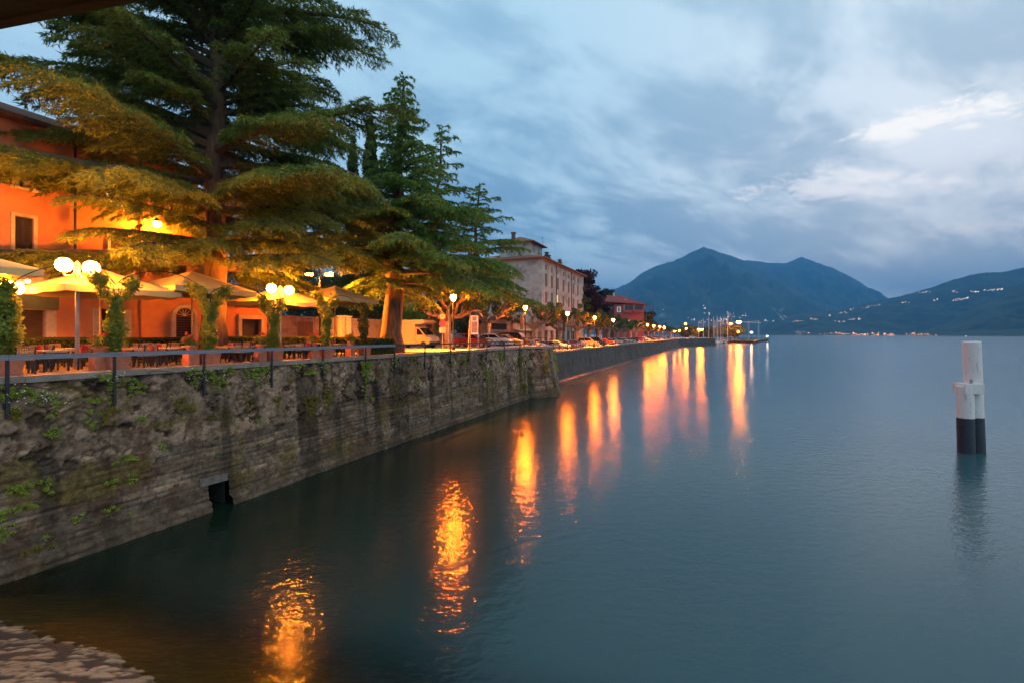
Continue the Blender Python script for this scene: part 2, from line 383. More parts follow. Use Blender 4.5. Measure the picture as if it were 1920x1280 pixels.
def masonry(S, Z, seed, upper):
    """real coursed masonry: returns (relief in metres, colour) for points S along, Z up; rough rendered rubble above the line 'upper'"""
    r = np.random.RandomState(seed)
    rows = [-2.0]
    while rows[-1] < 7: rows.append(rows[-1] + r.uniform(.17, .33))
    rows = np.array(rows); Zw = Z + fract(S * .25, Z * .05, seed + 1, 3) * .06; Sw = S + fract(S * 1.1, Z * 1.1, seed + 12, 3) * .03
    ri = np.clip(np.searchsorted(rows, Zw) - 1, 0, len(rows) - 2)
    dz = np.minimum(Zw - rows[ri], rows[ri + 1] - Zw); dx = np.full(S.shape, 9.0); bid = np.zeros(S.shape, int)
    for k in range(len(rows) - 1):
        m_ = ri == k
        if not m_.any(): continue
        e = [-62.0 + r.rand()]
        while e[-1] < 62: e.append(e[-1] + (r.uniform(.45, 1.0) if r.rand() < .45 else r.uniform(1.0, 2.2)))
        e = np.array(e); x = Sw[m_]; q = np.clip(np.searchsorted(e, x) - 1, 0, len(e) - 2)
        dx[m_] = np.minimum(x - e[q], e[q + 1] - x); bid[m_] = (k * 131 + q) % 4000
    br = r.rand(4000)[bid]; br2 = r.rand(4000)[bid]; br3 = r.rand(4000)[bid]
    joint = np.clip(1 - np.minimum(dz, dx) / .045, 0, 1) * np.clip(.9 + fract(S * 1.5, Z * 1.5, seed + 2, 4) * .7, 0, 1)
    n_s = fract(S * 3.2, Z * 3.2, seed + 3, 6, gain=.62); n_m = fract(S * 1.0, Z * 1.0, seed + 4, 6, gain=.6); n_l = fract(S * .3, Z * .3, seed + 5, 5); n_f = fract(S * 9, Z * 9, seed + 6, 4, gain=.7)
    rel = (br - .5) * .04 - joint * .035 + n_s * .012 + n_m * .010
    tone = (.125 + .085 * (br2 - .5) + .16 * np.clip(br2 - .88, 0, 1) * 4 * .5) * (1 - .50 * joint) * (1 + .32 * n_s + .32 * n_f) * (1 + .18 * n_m)
    cb = np.stack([tone * (1.22 + .10 * (br3 - .5)), tone * .98, tone * (.80 - .10 * (br3 - .5))], -1)
    # upper half: rough lime render fallen away in patches over rubble
    up = np.clip((Z - upper - n_l * 1.0 - n_m * .25) / .30, 0, 1)
    pts = r.rand(2600, 2) * [64, 5] + [-14, 2.2]; F1 = np.full(S.size, 9.0); F2 = np.full(S.size, 9.0); idx = np.zeros(S.size, int)
    sx_, zx_ = (S + n_s * .05).ravel(), (Z + n_s * .04).ravel(); order = np.argsort(pts[:, 0]); pts = pts[order]
    lo = np.searchsorted(pts[:, 0], sx_ - .8); hi = np.searchsorted(pts[:, 0], sx_ + .8)
    for o_ in range(int((hi - lo).max())):
        q = np.minimum(lo + o_, len(pts) - 1); d = np.hypot((pts[q, 0] - sx_) * .8, (pts[q, 1] - zx_) * 1.25); d = np.where(lo + o_ < hi, d, 9); b_ = d < F1
        F2 = np.where(b_, F1, np.minimum(F2, d)); F1 = np.where(b_, d, F1); idx = np.where(b_, q, idx)
    g = (F2 - F1).reshape(S.shape); rr_ = r.rand(2600)[idx].reshape(S.shape)
    bare = np.clip((fract(S * .8, Z * .9, seed + 7, 6, gain=.58) - .12) / .22, 0, 1)
    rub = np.clip(g / .12, 0, 1)
    rel_u = n_m * .026 + n_s * .018 + n_f * .006 - bare * .06 + bare * (rub ** .6) * .07
    tr_ = .135 * (1 + .24 * n_m + .30 * n_s + .35 * n_f) * (1 - .15 * n_l)
    tu = tr_ * (1 - bare) + bare * (.055 + .20 * rub * (.35 + rr_)) * (1 + .35 * n_f)
    cu = np.stack([tu * 1.22, tu * .96, tu * .78], -1)
    pale = np.clip((fract(S * 2.1, Z * 2.3, seed + 8, 6, gain=.6) - .62) / .14, 0, 1)[..., None] * up[..., None]
    hole = np.clip((fract(S * 1.5, Z * 1.7, seed + 9, 6, gain=.62) - .58) / .12, 0, 1) * np.clip((Z - 2.3) / .8, 0, 1)
    rust = np.clip((fract(S * .9, Z * 1.0, seed + 10, 6, gain=.6) - .40) / .3, 0, 1)[..., None]
    moss = np.clip((fract(S * .7, Z * .8, seed + 11, 6, gain=.6) - .45) / .25, 0, 1)[..., None]
    u = up[..., None]; c = cb * (1 - u) + cu * u
    c = c * (1 - .75 * rust) + np.array([.075, .045, .030]) * .75 * rust * (1 + .4 * n_f[..., None])
    c = c * (1 - .7 * moss) + np.array([.098, .080, .018]) * .7 * moss * (1 + .5 * n_f[..., None])
    c = c * (1 - .6 * pale) + np.array([.38, .29, .25]) * .6 * pale
    c = c * (1 - .75 * hole[..., None]) + np.array([.024, .015, .011]) * .75 * hole[..., None]
    run = np.clip((fract(S * 1.3, Z * .12, seed + 13, 5) - .15) / .35, 0, 1)[..., None]; c = c * (1 - .5 * run)
    tide = np.clip((1.05 + .35 * n_l - Z) / .5, 0, 1)[..., None]; c = c * (1 - .45 * tide) + np.array([.052, .042, .030]) * .45 * tide
    rel = rel * (1 - up) + rel_u * up - hole * .10
    return rel, np.clip(c * np.array([1.14, 1.0, .80]), .008, .7)
def wall_mat():
    m, nt, N, L = nodes('quay_stone'); out = N.new('ShaderNodeOutputMaterial'); b = N.new('ShaderNodeBsdfPrincipled'); L.new(b.outputs[0], out.inputs[0])
    a = N.new('ShaderNodeAttribute'); a.attribute_name = 'stone_colour'; tc = N.new('ShaderNodeTexCoord')
    no = N.new('ShaderNodeTexNoise'); L.new(tc.outputs['Object'], no.inputs[0]); no.inputs['Scale'].default_value = 14; no.inputs['Detail'].default_value = 8; no.inputs['Roughness'].default_value = .72
    rp = N.new('ShaderNodeMapRange'); rp.inputs[1].default_value = .3; rp.inputs[2].default_value = .7; rp.inputs[3].default_value = .6; rp.inputs[4].default_value = 1.4; L.new(no.outputs[0], rp.inputs[0])
    vm = N.new('ShaderNodeVectorMath'); vm.operation = 'SCALE'; L.new(a.outputs['Color'], vm.inputs[0]); L.new(rp.outputs[0], vm.inputs[3]); L.new(vm.outputs[0], b.inputs['Base Color'])
    b.inputs['Roughness'].default_value = .85; b.inputs['Specular IOR Level'].default_value = .3
    bu = N.new('ShaderNodeBump'); bu.inputs['Strength'].default_value = .8; bu.inputs['Distance'].default_value = .03; L.new(no.outputs[0], bu.inputs['Height']); L.new(bu.outputs[0], b.inputs['Normal'])
    return m
m_quay = wall_mat()
def colour_attr(me, c):
    a = me.attributes.new('stone_colour', 'FLOAT_COLOR', 'POINT'); a.data.foreach_set('color', np.concatenate([c.reshape(-1, 3), np.ones((c.size // 3, 1))], 1).astype(np.float32).ravel())
m_coping = M('coping_stone', (.26, .22, .19), .85, .3, 2.5, .4, 25)
# near quay wall, built in the quay frame (local x along, y inland, z up)
DR0, DR1 = sx(388, -.38), sx(426, -.38)                 # drain opening
def quay():
    root = thing('quay_wall', 'long weathered stone quay wall with weeds and a drain opening, beside the cafe terrace', 'quay wall', A, ROT)
    xs = np.unique(np.concatenate([np.arange(-30, -5, .4), np.arange(-5, 24, .055), np.arange(24, 43.3, .08), [DR0, DR1]])); zs = np.concatenate([np.arange(-1.5, -.1, .2), np.arange(-.1, 6.01, .05)])
    X, Z = np.meshgrid(xs, zs)
    top = np.array([gz(s) for s in xs]) - .16
    Z = np.minimum(Z, top[None, :])
    rel, colr = masonry(X, Z, 51, 3.5)
    Yc = .32 * (Z / 6.0 - 1) * .9
    Yc = Yc - .25 * np.exp(-((X - 7) / 6) ** 2) * (1 - np.clip(Z / 6, 0, 1)) + fract(X * .35, Z * .35, 5, 4) * .05
    ledge = np.clip((.42 + .05 * fract(X * 2, X * 0, 77, 3) - Z) / .06, 0, 1); Yc -= ledge * .20     # plinth course at the waterline
    Yc -= rel
    h, w = X.shape; i0 = np.arange(h * w).reshape(h, w); Q = np.stack([i0[:-1, :-1], i0[:-1, 1:], i0[1:, 1:], i0[1:, :-1]], -1)
    cutx = (xs[:-1] + xs[1:]) / 2; keep = ~((cutx[None, :] > DR0) & (cutx[None, :] < DR1) & (zs[:-1, None] < 1.05)); Q = Q[keep].astype(np.int32)
    me = bpy.data.meshes.new('stone_face'); me.vertices.add(h * w); me.vertices.foreach_set('co', np.stack([X, Yc, Z], -1).astype(np.float32).ravel())
    me.loops.add(Q.size); me.loops.foreach_set('vertex_index', Q.ravel()); me.polygons.add(len(Q)); me.polygons.foreach_set('loop_start', np.arange(0, Q.size, 4, dtype=np.int32)); me.update(calc_edges=True)
    me.polygons.foreach_set('use_smooth', np.ones(len(Q), dtype=bool)); colour_attr(me, colr); link_mesh('stone_face', me, m_quay, root)
    mb = MB()
    # drain recess
    y1 = 4.0
    for a in (DR0, DR1): mb.quad((a, -.24, -1.5), (a, y1, -1.5), (a, y1, 1.12), (a, -.24, 1.12))
    mb.quad((DR0, y1, -1.5), (DR1, y1, -1.5), (DR1, y1, 1.12), (DR0, y1, 1.12)); mb.quad((DR0, -.22, 1.12), (DR1, -.22, 1.12), (DR1, y1, 1.12), (DR0, y1, 1.12))
    obj('drain_lining', mb, M('drain_shade', (.035, .03, .026), .9), root)  # near-black lining colour paints in the shade inside the drain
    lb = MB(); lb.box(((DR0 + DR1) / 2 - .22, -.40, 1.22), (DR1 - DR0 + .30, .26, .30), Matrix.Rotation(.03, 3, 'Y')); obj('lintel', lb, M('lintel_stone', (.16, .135, .12), .9, .4, 4, .5, 14), root)
    cp = MB(); s = -30.0
    while s < 43.2:
        l = rnd.uniform(1.2, 2.0); e = min(s + l, 43.2); d = rnd.uniform(-.012, .012); z = gz((s + e) / 2)
        cp.box(((s + e) / 2, .18 + d, z - .09 + d * .4), (e - s - .012, .62, .20)); s = e
    obj('coping', cp, m_coping, root)
    return root
quay()
def bastion():
    root = thing('stone_bastion', 'projecting stone bastion hung with bright green creeper, where the two quay walls meet', 'bastion', A, ROT)
    top = [(43.0, .4), (44.0, -.2), (46.8, -1.7), (48.1, -1.6), (49.3, -.4), (49.6, 3.2)]
    base = [(42.6, .3), (43.6, -.9), (46.6, -2.7), (48.4, -2.6), (50.2, -1.2), (50.6, 3.2)]
    def along(poly, u): 
        p = np.array(poly); d = np.concatenate([[0], np.cumsum(np.hypot(*np.diff(p, axis=0).T))]); return np.interp(u * d[-1], d, p[:, 0]), np.interp(u * d[-1], d, p[:, 1]), d[-1]
    u = np.linspace(0, 1, 130); zz_ = np.concatenate([[-1.5, -.6], np.arange(-.1, 5.64, .055)]); bx, by, bl_ = along(base, u); tx, ty, _ = along(top, u)
    Ug, Zg = np.meshgrid(u * bl_, zz_); f = np.clip(Zg / 5.62, -.05, 1)
    rel, colr = masonry(Ug, Zg, 61, 3.0)
    cx, cyy = 46.6, 1.6; Xb = bx[None] * (1 - f) + tx[None] * f; Yb = by[None] * (1 - f) + ty[None] * f
    grow = np.where(Zg < .36, .32, 0.0) + rel; dx, dy = Xb - cx, Yb - cyy; dl = np.hypot(dx, dy)
    o = grid_mesh('stone_face', Xb + dx / dl * grow, Yb + dy / dl * grow, Zg, m_quay, parent=root); colour_attr(o.data, colr)
    n = len(top)
    c = MB(); T2 = [((x - 46.5) * 1.03 + 46.5, y - .1) for x, y in top]
    V = [(x, y, 5.62) for x, y in T2] + [(x, y, 5.86) for x, y in T2]
    c.add(V, [(k, k + 1, n + k + 1, n + k) for k in range(n - 1)] + [tuple(range(n, 2 * n))]); obj('coping', c, m_coping, root)
bastion()
def quay2():
    root = thing('quay_wall', 'dark sloping promenade wall curving away under the row of parked cars', 'quay wall', A, ROT)
    k = [(50, 2.1), (62, 2.0), (120, 1.0), (200, -.8), (277, -2.7), (326, -22), (330, -20), (336, 20)]
    pts = []
    for (s0, t0), (s1, t1) in zip(k[:-1], k[1:]):
        n = max(1, int(math.hypot(s1 - s0, t1 - t0) / 3))
        pts += [(s0 + (s1 - s0) * i / n, t0 + (t1 - t0) * i / n) for i in range(n)]
    pts.append(k[-1]); pr = [(-1.2, -1.5), (-1.0, .18), (-.35, .30), (0, .36), (.45, 4.42)]
    mb = MB(); V = []
    for i, (s, t) in enumerate(pts):
        a = pts[max(0, i - 1)]; b = pts[min(len(pts) - 1, i + 1)]; d = math.hypot(b[0] - a[0], b[1] - a[1]); nx, ny = -(b[1] - a[1]) / d, (b[0] - a[0]) / d
        for off, z in pr: V.append((s + nx * off, t + ny * off, z))
    m_ = len(pr)
    mb.add(V, [(i * m_ + q, (i + 1) * m_ + q, (i + 1) * m_ + q + 1, i * m_ + q + 1) for i in range(len(pts) - 1) for q in range(m_ - 1)])
    obj('stone_face', mb, m_quay2, root)
    cb = MB()
    for i in range(len(pts) - 1):
        a = pts[i]; b = pts[i + 1]
        d = Vector((b[0] - a[0], b[1] - a[1], 0)).normalized(); nn = Vector((-d.y, d.x, 0)) * .62
        cb.bar(Vector((a[0], a[1], 4.54)) + nn, Vector((b[0], b[1], 4.54)) + nn, .55, .22)
    obj('coping', cb, m_coping, root)
m_quay2 = M('dark_wall_stone', (.075, .068, .066), .9, .45, 1.3, .6, 6, stain=((.035, .032, .022), .45, .5, .66), stretch=(1, 1, .5))
quay2()

# bank of cobbles in the near corner
BP, BD = np.array([-10.0, 10.95]), np.array([.32, .947])
def bank():
    nx, ny = 260, 230
    X, Y = np.meshgrid(np.linspace(-17, -1.5, nx), np.linspace(4.5, 15.5, ny))
    d = (X - BP[0]) * BD[0] + (Y - BP[1]) * BD[1]; l = (X - BP[0]) * BD[1] - (Y - BP[1]) * BD[0]
    d = d + .10 * np.abs(l) ** 1.15 * (l > 0) * .55 + fract(X * .5, Y * .5, 31, 3) * .12
    Z = np.where(d < 0, -d * .30 - .02 * d * d, -d * .36)
    Z = np.maximum(Z, -2.2)
    r = np.random.RandomState(4); c = r.rand(4200, 2) * [15.5, 11] + [-17, 4.5]
    ang = .35; ca, sa = math.cos(ang), math.sin(ang)
    def tr(x, y): return (x * ca + y * sa) * 1.0, (-x * sa + y * ca) * 2.1      # long stones lying along the slope
    cx, cyy = tr(c[:, 0], c[:, 1]); F1 = np.full(X.size, 9.0); F2 = np.full(X.size, 9.0); ID = np.zeros(X.size, int)
    tx, ty = tr(X.ravel() + fract(X * 2, Y * 2, 3, 3).ravel() * .05, Y.ravel() + fract(X * 2, Y * 2, 8, 3).ravel() * .05)
    for i in range(len(c)):
        q = np.hypot(tx - cx[i], ty - cyy[i]); m1 = q < F1
        F2 = np.where(m1, F1, np.minimum(F2, q)); F1 = np.where(m1, q, F1); ID = np.where(m1, i, ID)
    gap = np.clip((F2 - F1 - .02) / .03, 0, 1).reshape(X.shape); rid = r.rand(4200)[ID].reshape(X.shape)
    show = (rid > .38)
    dry = np.clip((.55 - d) / .5, 0, 1)
    stone = gap * gap * (3 - 2 * gap) * show
    Z += stone * (.012 + .03 * rid) * (.35 + .65 * dry) + fract(X * 5, Y * 5, 17, 3) * .012
    m, nt, N, L = nodes('cobble_bank'); out = N.new('ShaderNodeOutputMaterial'); b = N.new('ShaderNodeBsdfPrincipled'); L.new(b.outputs[0], out.inputs[0])
    def at(n): a = N.new('ShaderNodeAttribute'); a.attribute_name = n; return a.outputs['Fac']
    tc = N.new('ShaderNodeTexCoord'); no = N.new('ShaderNodeTexNoise'); L.new(tc.outputs['Object'], no.inputs[0]); no.inputs['Scale'].default_value = 9; no.inputs['Detail'].default_value = 8; no.inputs['Roughness'].default_value = .7
    def mix(f, a, b_):
        n = N.new('ShaderNodeMix'); n.data_type = 'RGBA'; L.new(f, n.inputs[0])
        for s, v in ((6, a), (7, b_)):
            if isinstance(v, tuple): n.inputs[s].default_value = (*v, 1)
            else: L.new(v, n.inputs[s])
        return n.outputs[2]
    c1 = mix(at('rid'), (.15, .115, .055), (.52, .42, .25)); c1 = mix(no.outputs[0], (.09, .065, .05), c1); c1 = mix(at('stone'), (.024, .024, .017), c1)
    c1 = mix(at('wet'), c1, (.15, .085, .022))
    L.new(c1, b.inputs['Base Color']); b.inputs['Roughness'].default_value = .75
    bu = N.new('ShaderNodeBump'); bu.inputs['Strength'].default_value = .7; bu.inputs['Distance'].default_value = .03; L.new(no.outputs[0], bu.inputs['Height']); L.new(bu.outputs[0], b.inputs['Normal'])
    tag(grid_mesh('bank', X, Y, Z, m, attrs={'stone': stone, 'rid': rid, 'wet': np.clip((d + .12) / .3, 0, 1) * .8}), kind='structure')
bank()
def water():
    m, nt, N, L = nodes('lake_water'); out = N.new('ShaderNodeOutputMaterial')
    geo = N.new('ShaderNodeNewGeometry')
    def mth(op, a, b_=None, c=None):
        n = N.new('ShaderNodeMath'); n.operation = op
        for i, v in enumerate((a, b_, c)):
            if v is None: continue
            if isinstance(v, (int, float)): n.inputs[i].default_value = v
            else: L.new(v, n.inputs[i])
        return n.outputs[0]
    def noise(scale, det, rough, stretch, rot=0, dist=0.0):
        mp = N.new('ShaderNodeMapping'); mp.inputs['Scale'].default_value = stretch; mp.inputs['Rotation'].default_value = (0, 0, rot); L.new(geo.outputs['Position'], mp.inputs[0])
        n = N.new('ShaderNodeTexNoise'); n.inputs['Scale'].default_value = scale; n.inputs['Detail'].default_value = det; n.inputs['Roughness'].default_value = rough; n.inputs['Distortion'].default_value = dist; L.new(mp.outputs[0], n.inputs[0]); return n.outputs[0]
    w1 = noise(2.3, 2, .5, (.75, 1.1, 1), .08); w2 = noise(7.5, 2, .5, (.8, 1.1, 1), -.12); w3 = noise(.30, 2, .5, (.5, 1.6, 1), .1)
    hgt = mth('ADD', mth('ADD', mth('MULTIPLY', w1, .033), mth('MULTIPLY', w2, .012)), mth('MULTIPLY', w3, .01))
    bu = N.new('ShaderNodeBump'); bu.inputs['Strength'].default_value = 1.0; bu.inputs['Distance'].default_value = 1.0; L.new(hgt, bu.inputs['Height'])
    fr = N.new('ShaderNodeFresnel'); fr.inputs[0].default_value = 1.37;     gl = N.new('ShaderNodeBsdfGlossy'); gl.inputs['Roughness'].default_value = .075; gl.inputs['Color'].default_value = (1, 1, 1, 1); L.new(bu.outputs[0], gl.inputs['Normal'])
    df = N.new('ShaderNodeBsdfDiffuse'); sp0 = N.new('ShaderNodeSeparateXYZ'); L.new(geo.outputs['Position'], sp0.inputs[0])
    tq = mth('ADD', mth('MULTIPLY', mth('SUBTRACT', sp0.outputs[0], A.x), -NN.x), mth('MULTIPLY', mth('SUBTRACT', sp0.outputs[1], A.y), -NN.y))
    md = N.new('ShaderNodeMapRange'); md.interpolation_type = 'SMOOTHSTEP'; md.inputs[1].default_value = 2; md.inputs[2].default_value = 24; L.new(tq, md.inputs[0])
    mxd = N.new('ShaderNodeMix'); mxd.data_type = 'RGBA'; L.new(md.outputs[0], mxd.inputs[0]); mxd.inputs[6].default_value = (.006, .017, .010, 1); mxd.inputs[7].default_value = (.022, .075, .088, 1); L.new(mxd.outputs[2], df.inputs[0])   # wall and tree reflections painted in as darker water, fading out to open lake
    tr = N.new('ShaderNodeBsdfTransparent'); tr.inputs[0].default_value = (.72, .66, .42, 1)
    sp = N.new('ShaderNodeSeparateXYZ'); L.new(geo.outputs['Position'], sp.inputs[0])
    d = mth('ADD', mth('MULTIPLY', mth('SUBTRACT', sp.outputs[0], float(BP[0])), float(BD[0])), mth('MULTIPLY', mth('SUBTRACT', sp.outputs[1], float(BP[1])), float(BD[1])))
    mr = N.new('ShaderNodeMapRange'); mr.interpolation_type = 'SMOOTHSTEP'; mr.inputs[1].default_value = .2; mr.inputs[2].default_value = 3.6; L.new(d, mr.inputs[0])
    body = N.new('ShaderNodeMixShader'); L.new(mr.outputs[0], body.inputs[0]); L.new(tr.outputs[0], body.inputs[1]); L.new(df.outputs[0], body.inputs[2])
    g2 = N.new('ShaderNodeBsdfGlossy'); g2.inputs['Roughness'].default_value = .21; g2.inputs['Color'].default_value = (1, 1, 1, 1)
    gm = N.new('ShaderNodeMixShader'); gm.inputs[0].default_value = .36; L.new(gl.outputs[0], gm.inputs[1]); L.new(g2.outputs[0], gm.inputs[2])
    ms = N.new('ShaderNodeMixShader'); L.new(fr.outputs[0], ms.inputs[0]); L.new(body.outputs[0], ms.inputs[1]); L.new(gm.outputs[0], ms.inputs[2]); L.new(ms.outputs[0], out.inputs[0])
    mb = MB(); mb.quad((-9000, -400, 0), (14000, -400, 0), (14000, 12000, 0), (-9000, 12000, 0))
    tag(obj('water', mb, m), kind='structure')
    b = MB(); b.quad((-9000, -400, -3), (14000, -400, -3), (14000, 12000, -3), (-9000, 12000, -3))
    tag(obj('lakebed', b, M('lakebed_silt', (.03, .035, .02), .95)), kind='structure')
water()
#BODY
# ------------------------------------------------------------------ vegetation builders
def unit(v): return v / np.maximum(1e-9, np.linalg.norm(v, axis=-1, keepdims=True))
def needles(Pn, Dn, n, ln, wd, seed, droop=.55, spread=.9):
    """n thin triangles at each twig point Pn, fanned round the direction Dn and hanging a little"""
    r = np.random.RandomState(seed); k = len(Pn)
    Pn = np.repeat(Pn, n, 0); Dn = np.repeat(Dn, n, 0)
    d = unit(Dn + (r.rand(k * n, 3) - .5) * 2 * spread + np.array([0, 0, -droop]) * r.rand(k * n, 1))
    s = unit(np.cross(d, unit(r.rand(k * n, 3) - .5))) * (wd * (.6 + .8 * r.rand(k * n, 1)))
    l = ln * (.55 + .9 * r.rand(k * n, 1))
    a = Pn + (r.rand(k * n, 3) - .5) * ln * .4
    return np.stack([a - s, a + s, a + d * l], 1)
def cedar(name, label, base, height, rad, first, nb, tuft, seed, mat, ln=.24, wd=.035, trunk_r=.5, group=None, upturn=.5, lean=(0, 0), step=.45, sub=.16, nn=4, sidek=1.0, skip=None, west=0.0, rag=.36, lowb=.92):
    r = np.random.RandomState(seed); g = r.rand
    root = thing(name, label, 'tree', base, 0, group)
    tb = MB(); n = 14
    pts = [(lean[0] * (i / n) ** 1.5 + .10 * math.sin(i * 1.3 + seed), lean[1] * (i / n) ** 1.5 + .10 * math.cos(i * 1.7), height * i / n) for i in range(n + 1)]
    rr = [trunk_r * (1.35 if i == 0 else 1) * (1 - i / n) ** .8 + .03 for i in range(n + 1)]
    tb.tube(pts, rr, 14)
    limb = MB(); TP = []; TD = []
    for b in range(nb):
        f = (b + g() * .8) / nb; hz = first + (height - first) * f ** lowb
        az = b * 2.39996 + g() * .7
        L = rad(hz) * (rag + (1.12 - rag) * g() ** 1.3) * (1 - west * math.cos(az) + .3 * west)
        if skip and skip(hz, az): continue
        i0 = min(n - 1, int(hz / height * n)); ff = hz / height * n - i0
        p0 = np.array(pts[i0]) * (1 - ff) + np.array(pts[i0 + 1]) * ff
        up = (.05 + upturn * f ** 1.2) * (.7 + .6 * g()); sag = .09 + .14 * g() * (1.2 - f)
        m = max(6, int(L / .45)); q = np.linspace(0, 1, m + 1)
        bend = (g() - .5) * .7
        aa = az + bend * q ** 1.5
        hx = np.cumsum(np.concatenate([[0], np.cos(aa[1:]) * L / m])); hy = np.cumsum(np.concatenate([[0], np.sin(aa[1:]) * L / m]))
        hzv = L * (up * q - sag * q ** 2.2) - .28 * np.maximum(0, q - .86) * L * .9
        hzv += np.cumsum((g(m + 1) - .5)) * .035
        B = np.stack([p0[0] + hx, p0[1] + hy, p0[2] + hzv], 1)
        bad = False                                # boughs that would hang in front of a lamp were lopped
        for il, lp in enumerate(LAMP_PTS):
            lp = np.array(lp) - np.array(base); d = np.array([0, 0, H]) - np.array(base) - lp; tt = np.clip(((B - lp) @ d) / (d @ d), 0, 1)
            bad |= bool((np.linalg.norm(B - lp - tt[:, None] * d, axis=1) < (.4 if il == 2 else .55)).any())
        if bad or (B[:, 2] < 3.7).any(): continue
        r0 = max(.03, .028 * L * (1 - .4 * f)); limb.tube(B[::2] if m > 8 else B, [r0 * (1 - .9 * t) + .008 for t in (q[::2] if m > 8 else q)], 5)
        # side shoots make a flat, drooping spray; each carries two rows of short twigs
        ns = int(L / step * 2 * sidek)
        for k in range(ns):
            t = .10 + .90 * (k + g()) / ns
            x = t * m; i = min(m - 1, int(x)); pb = B[i] + (B[i + 1] - B[i]) * (x - i); fw = unit(B[i + 1] - B[i])
            side = 1 if k % 2 else -1
            sl = (.36 * L * (1 - t) ** .7 * min(1, t * 2.8) + .34) * (.35 + .95 * g()); sl = min(sl, 2.9)
            lat = np.array([-fw[1], fw[0], 0]) * side
            dd = unit(fw * (.85 + .5 * g()) + lat + np.array([0, 0, (.06 - .22 * g()) + .15 * f]))
            nk = max(2, int(sl / sub)); u = (np.arange(nk) + g(nk)) / nk
            droop = (.20 + .20 * g()) * sl
            c0 = pb[None] + dd[None] * (sl * u)[:, None]; c0[:, 2] -= droop * u ** 2
            sd2 = np.where(np.arange(nk) % 2, 1., -1.); l2 = np.stack([-dd[1] * sd2, dd[0] * sd2, np.zeros(nk)], 1)
            d2 = unit(dd[None] * (.7 + .5 * g(nk))[:, None] + l2 * .9 + np.stack([np.zeros(nk), np.zeros(nk), -.15 - .45 * g(nk) - .3 * u], 1))
            len2 = (.34 * sl * (1 - u) ** .8 + .14) * (.5 + .8 * g(nk))
            nt_ = max(2, int(.22 * sl / tuft) + 1)
            w = (np.arange(nt_) + .5) / nt_
            c = c0[:, None] + d2[:, None] * (len2[:, None] * w[None])[..., None]; c[..., 2] -= .25 * len2[:, None] * w[None] ** 2
            dv = np.repeat(d2[:, None], nt_, 1); TP.append(c.reshape(-1, 3)); TD.append(dv.reshape(-1, 3))
            nc = max(3, int(sl / tuft)); uc = (np.arange(nc) + .5) / nc; cc = pb[None] + dd[None] * (sl * uc)[:, None]; cc[:, 2] -= droop * uc ** 2
            TP.append(cc); TD.append(np.repeat(dd[None], nc, 0))
            if sl > .8 and L > 2.5: limb.tube([pb, c0[nk // 2], c0[-1]], [.02, .013, .005], 3, cap=False)
        tip = np.linspace(.8, 1, 6); TP.append(np.stack([np.interp(tip, q, B[:, j]) for j in range(3)], 1)); TD.append(np.repeat(unit(B[-1] - B[-3])[None], 6, 0))
    # leading shoot
    lt = np.linspace(.86, 1, 26); TP.append(np.stack([np.interp(lt * n, np.arange(n + 1), [p[j] for p in pts]) for j in range(3)], 1)); TD.append(np.repeat(np.array([[.2, .1, .5]]), 26, 0))
    TP = np.concatenate(TP); TD = np.concatenate(TD)
    keep = np.ones(len(TP), bool); Q = TP + np.array(base)
    for lp in LAMP_PTS:                            # boughs are clipped back where they would smother a street lamp
        lp = np.array(lp); mi = lp * [1, 1, -1]
        for e, rr_ in ((np.array([0, 0, H]), .45), ((lambda w: w)(np.array([0, 0, H]) + (mi - [0, 0, H]) * H / (H - mi[2])), .6)):
            d = e - lp; tt = np.clip(((Q - lp) @ d) / (d @ d), 0, 1); keep &= np.linalg.norm(Q - lp - tt[:, None] * d, axis=1) > rr_
        keep &= np.linalg.norm(Q - lp, axis=1) > 1.1
    for p0_, p1_, r_ in OPEN_LINES:
        p0_ = np.array(p0_); d = np.array(p1_) - p0_; tt = np.clip(((Q - p0_) @ d) / (d @ d), 0, 1); keep &= np.linalg.norm(Q - p0_ - tt[:, None] * d, axis=1) > r_
    TP = TP[keep]; TD = TD[keep]
    T = needles(TP, unit(TD), nn, ln, wd, seed + 1, .45, .72)
    obj('trunk', tb, m_bark, root, smooth=True); obj('limbs', limb, m_limb, root); tri_mesh('crown', T, mat, root)
    print(name, 'needles', len(T))
    return root
def leaves(centres, sizes, n, leaf, seed, flat=.0, shell=.0):
    """n leaf quads in ellipsoidal clumps (centres k,3 ; sizes k,3)"""
    r = np.random.RandomState(seed); k = len(centres)
    idx = r.randint(0, k, n) if np.isscalar(n) else np.repeat(np.arange(k), n)
    N_ = len(idx); d = unit(r.randn(N_, 3)); rad = r.rand(N_, 1) ** (1 / 3.0) if shell == 0 else (1 - shell * r.rand(N_, 1) ** 1.5)
    c = centres[idx] + d * rad * sizes[idx]
    a = unit(r.randn(N_, 3) + d * .5 + np.array([0, 0, -.3])); b = unit(np.cross(a, r.randn(N_, 3))); l = leaf * (.6 + .8 * r.rand(N_, 1))
    return np.stack([c - a * l, c + b * l * .45, c + a * l, c - b * l * .45], 1)
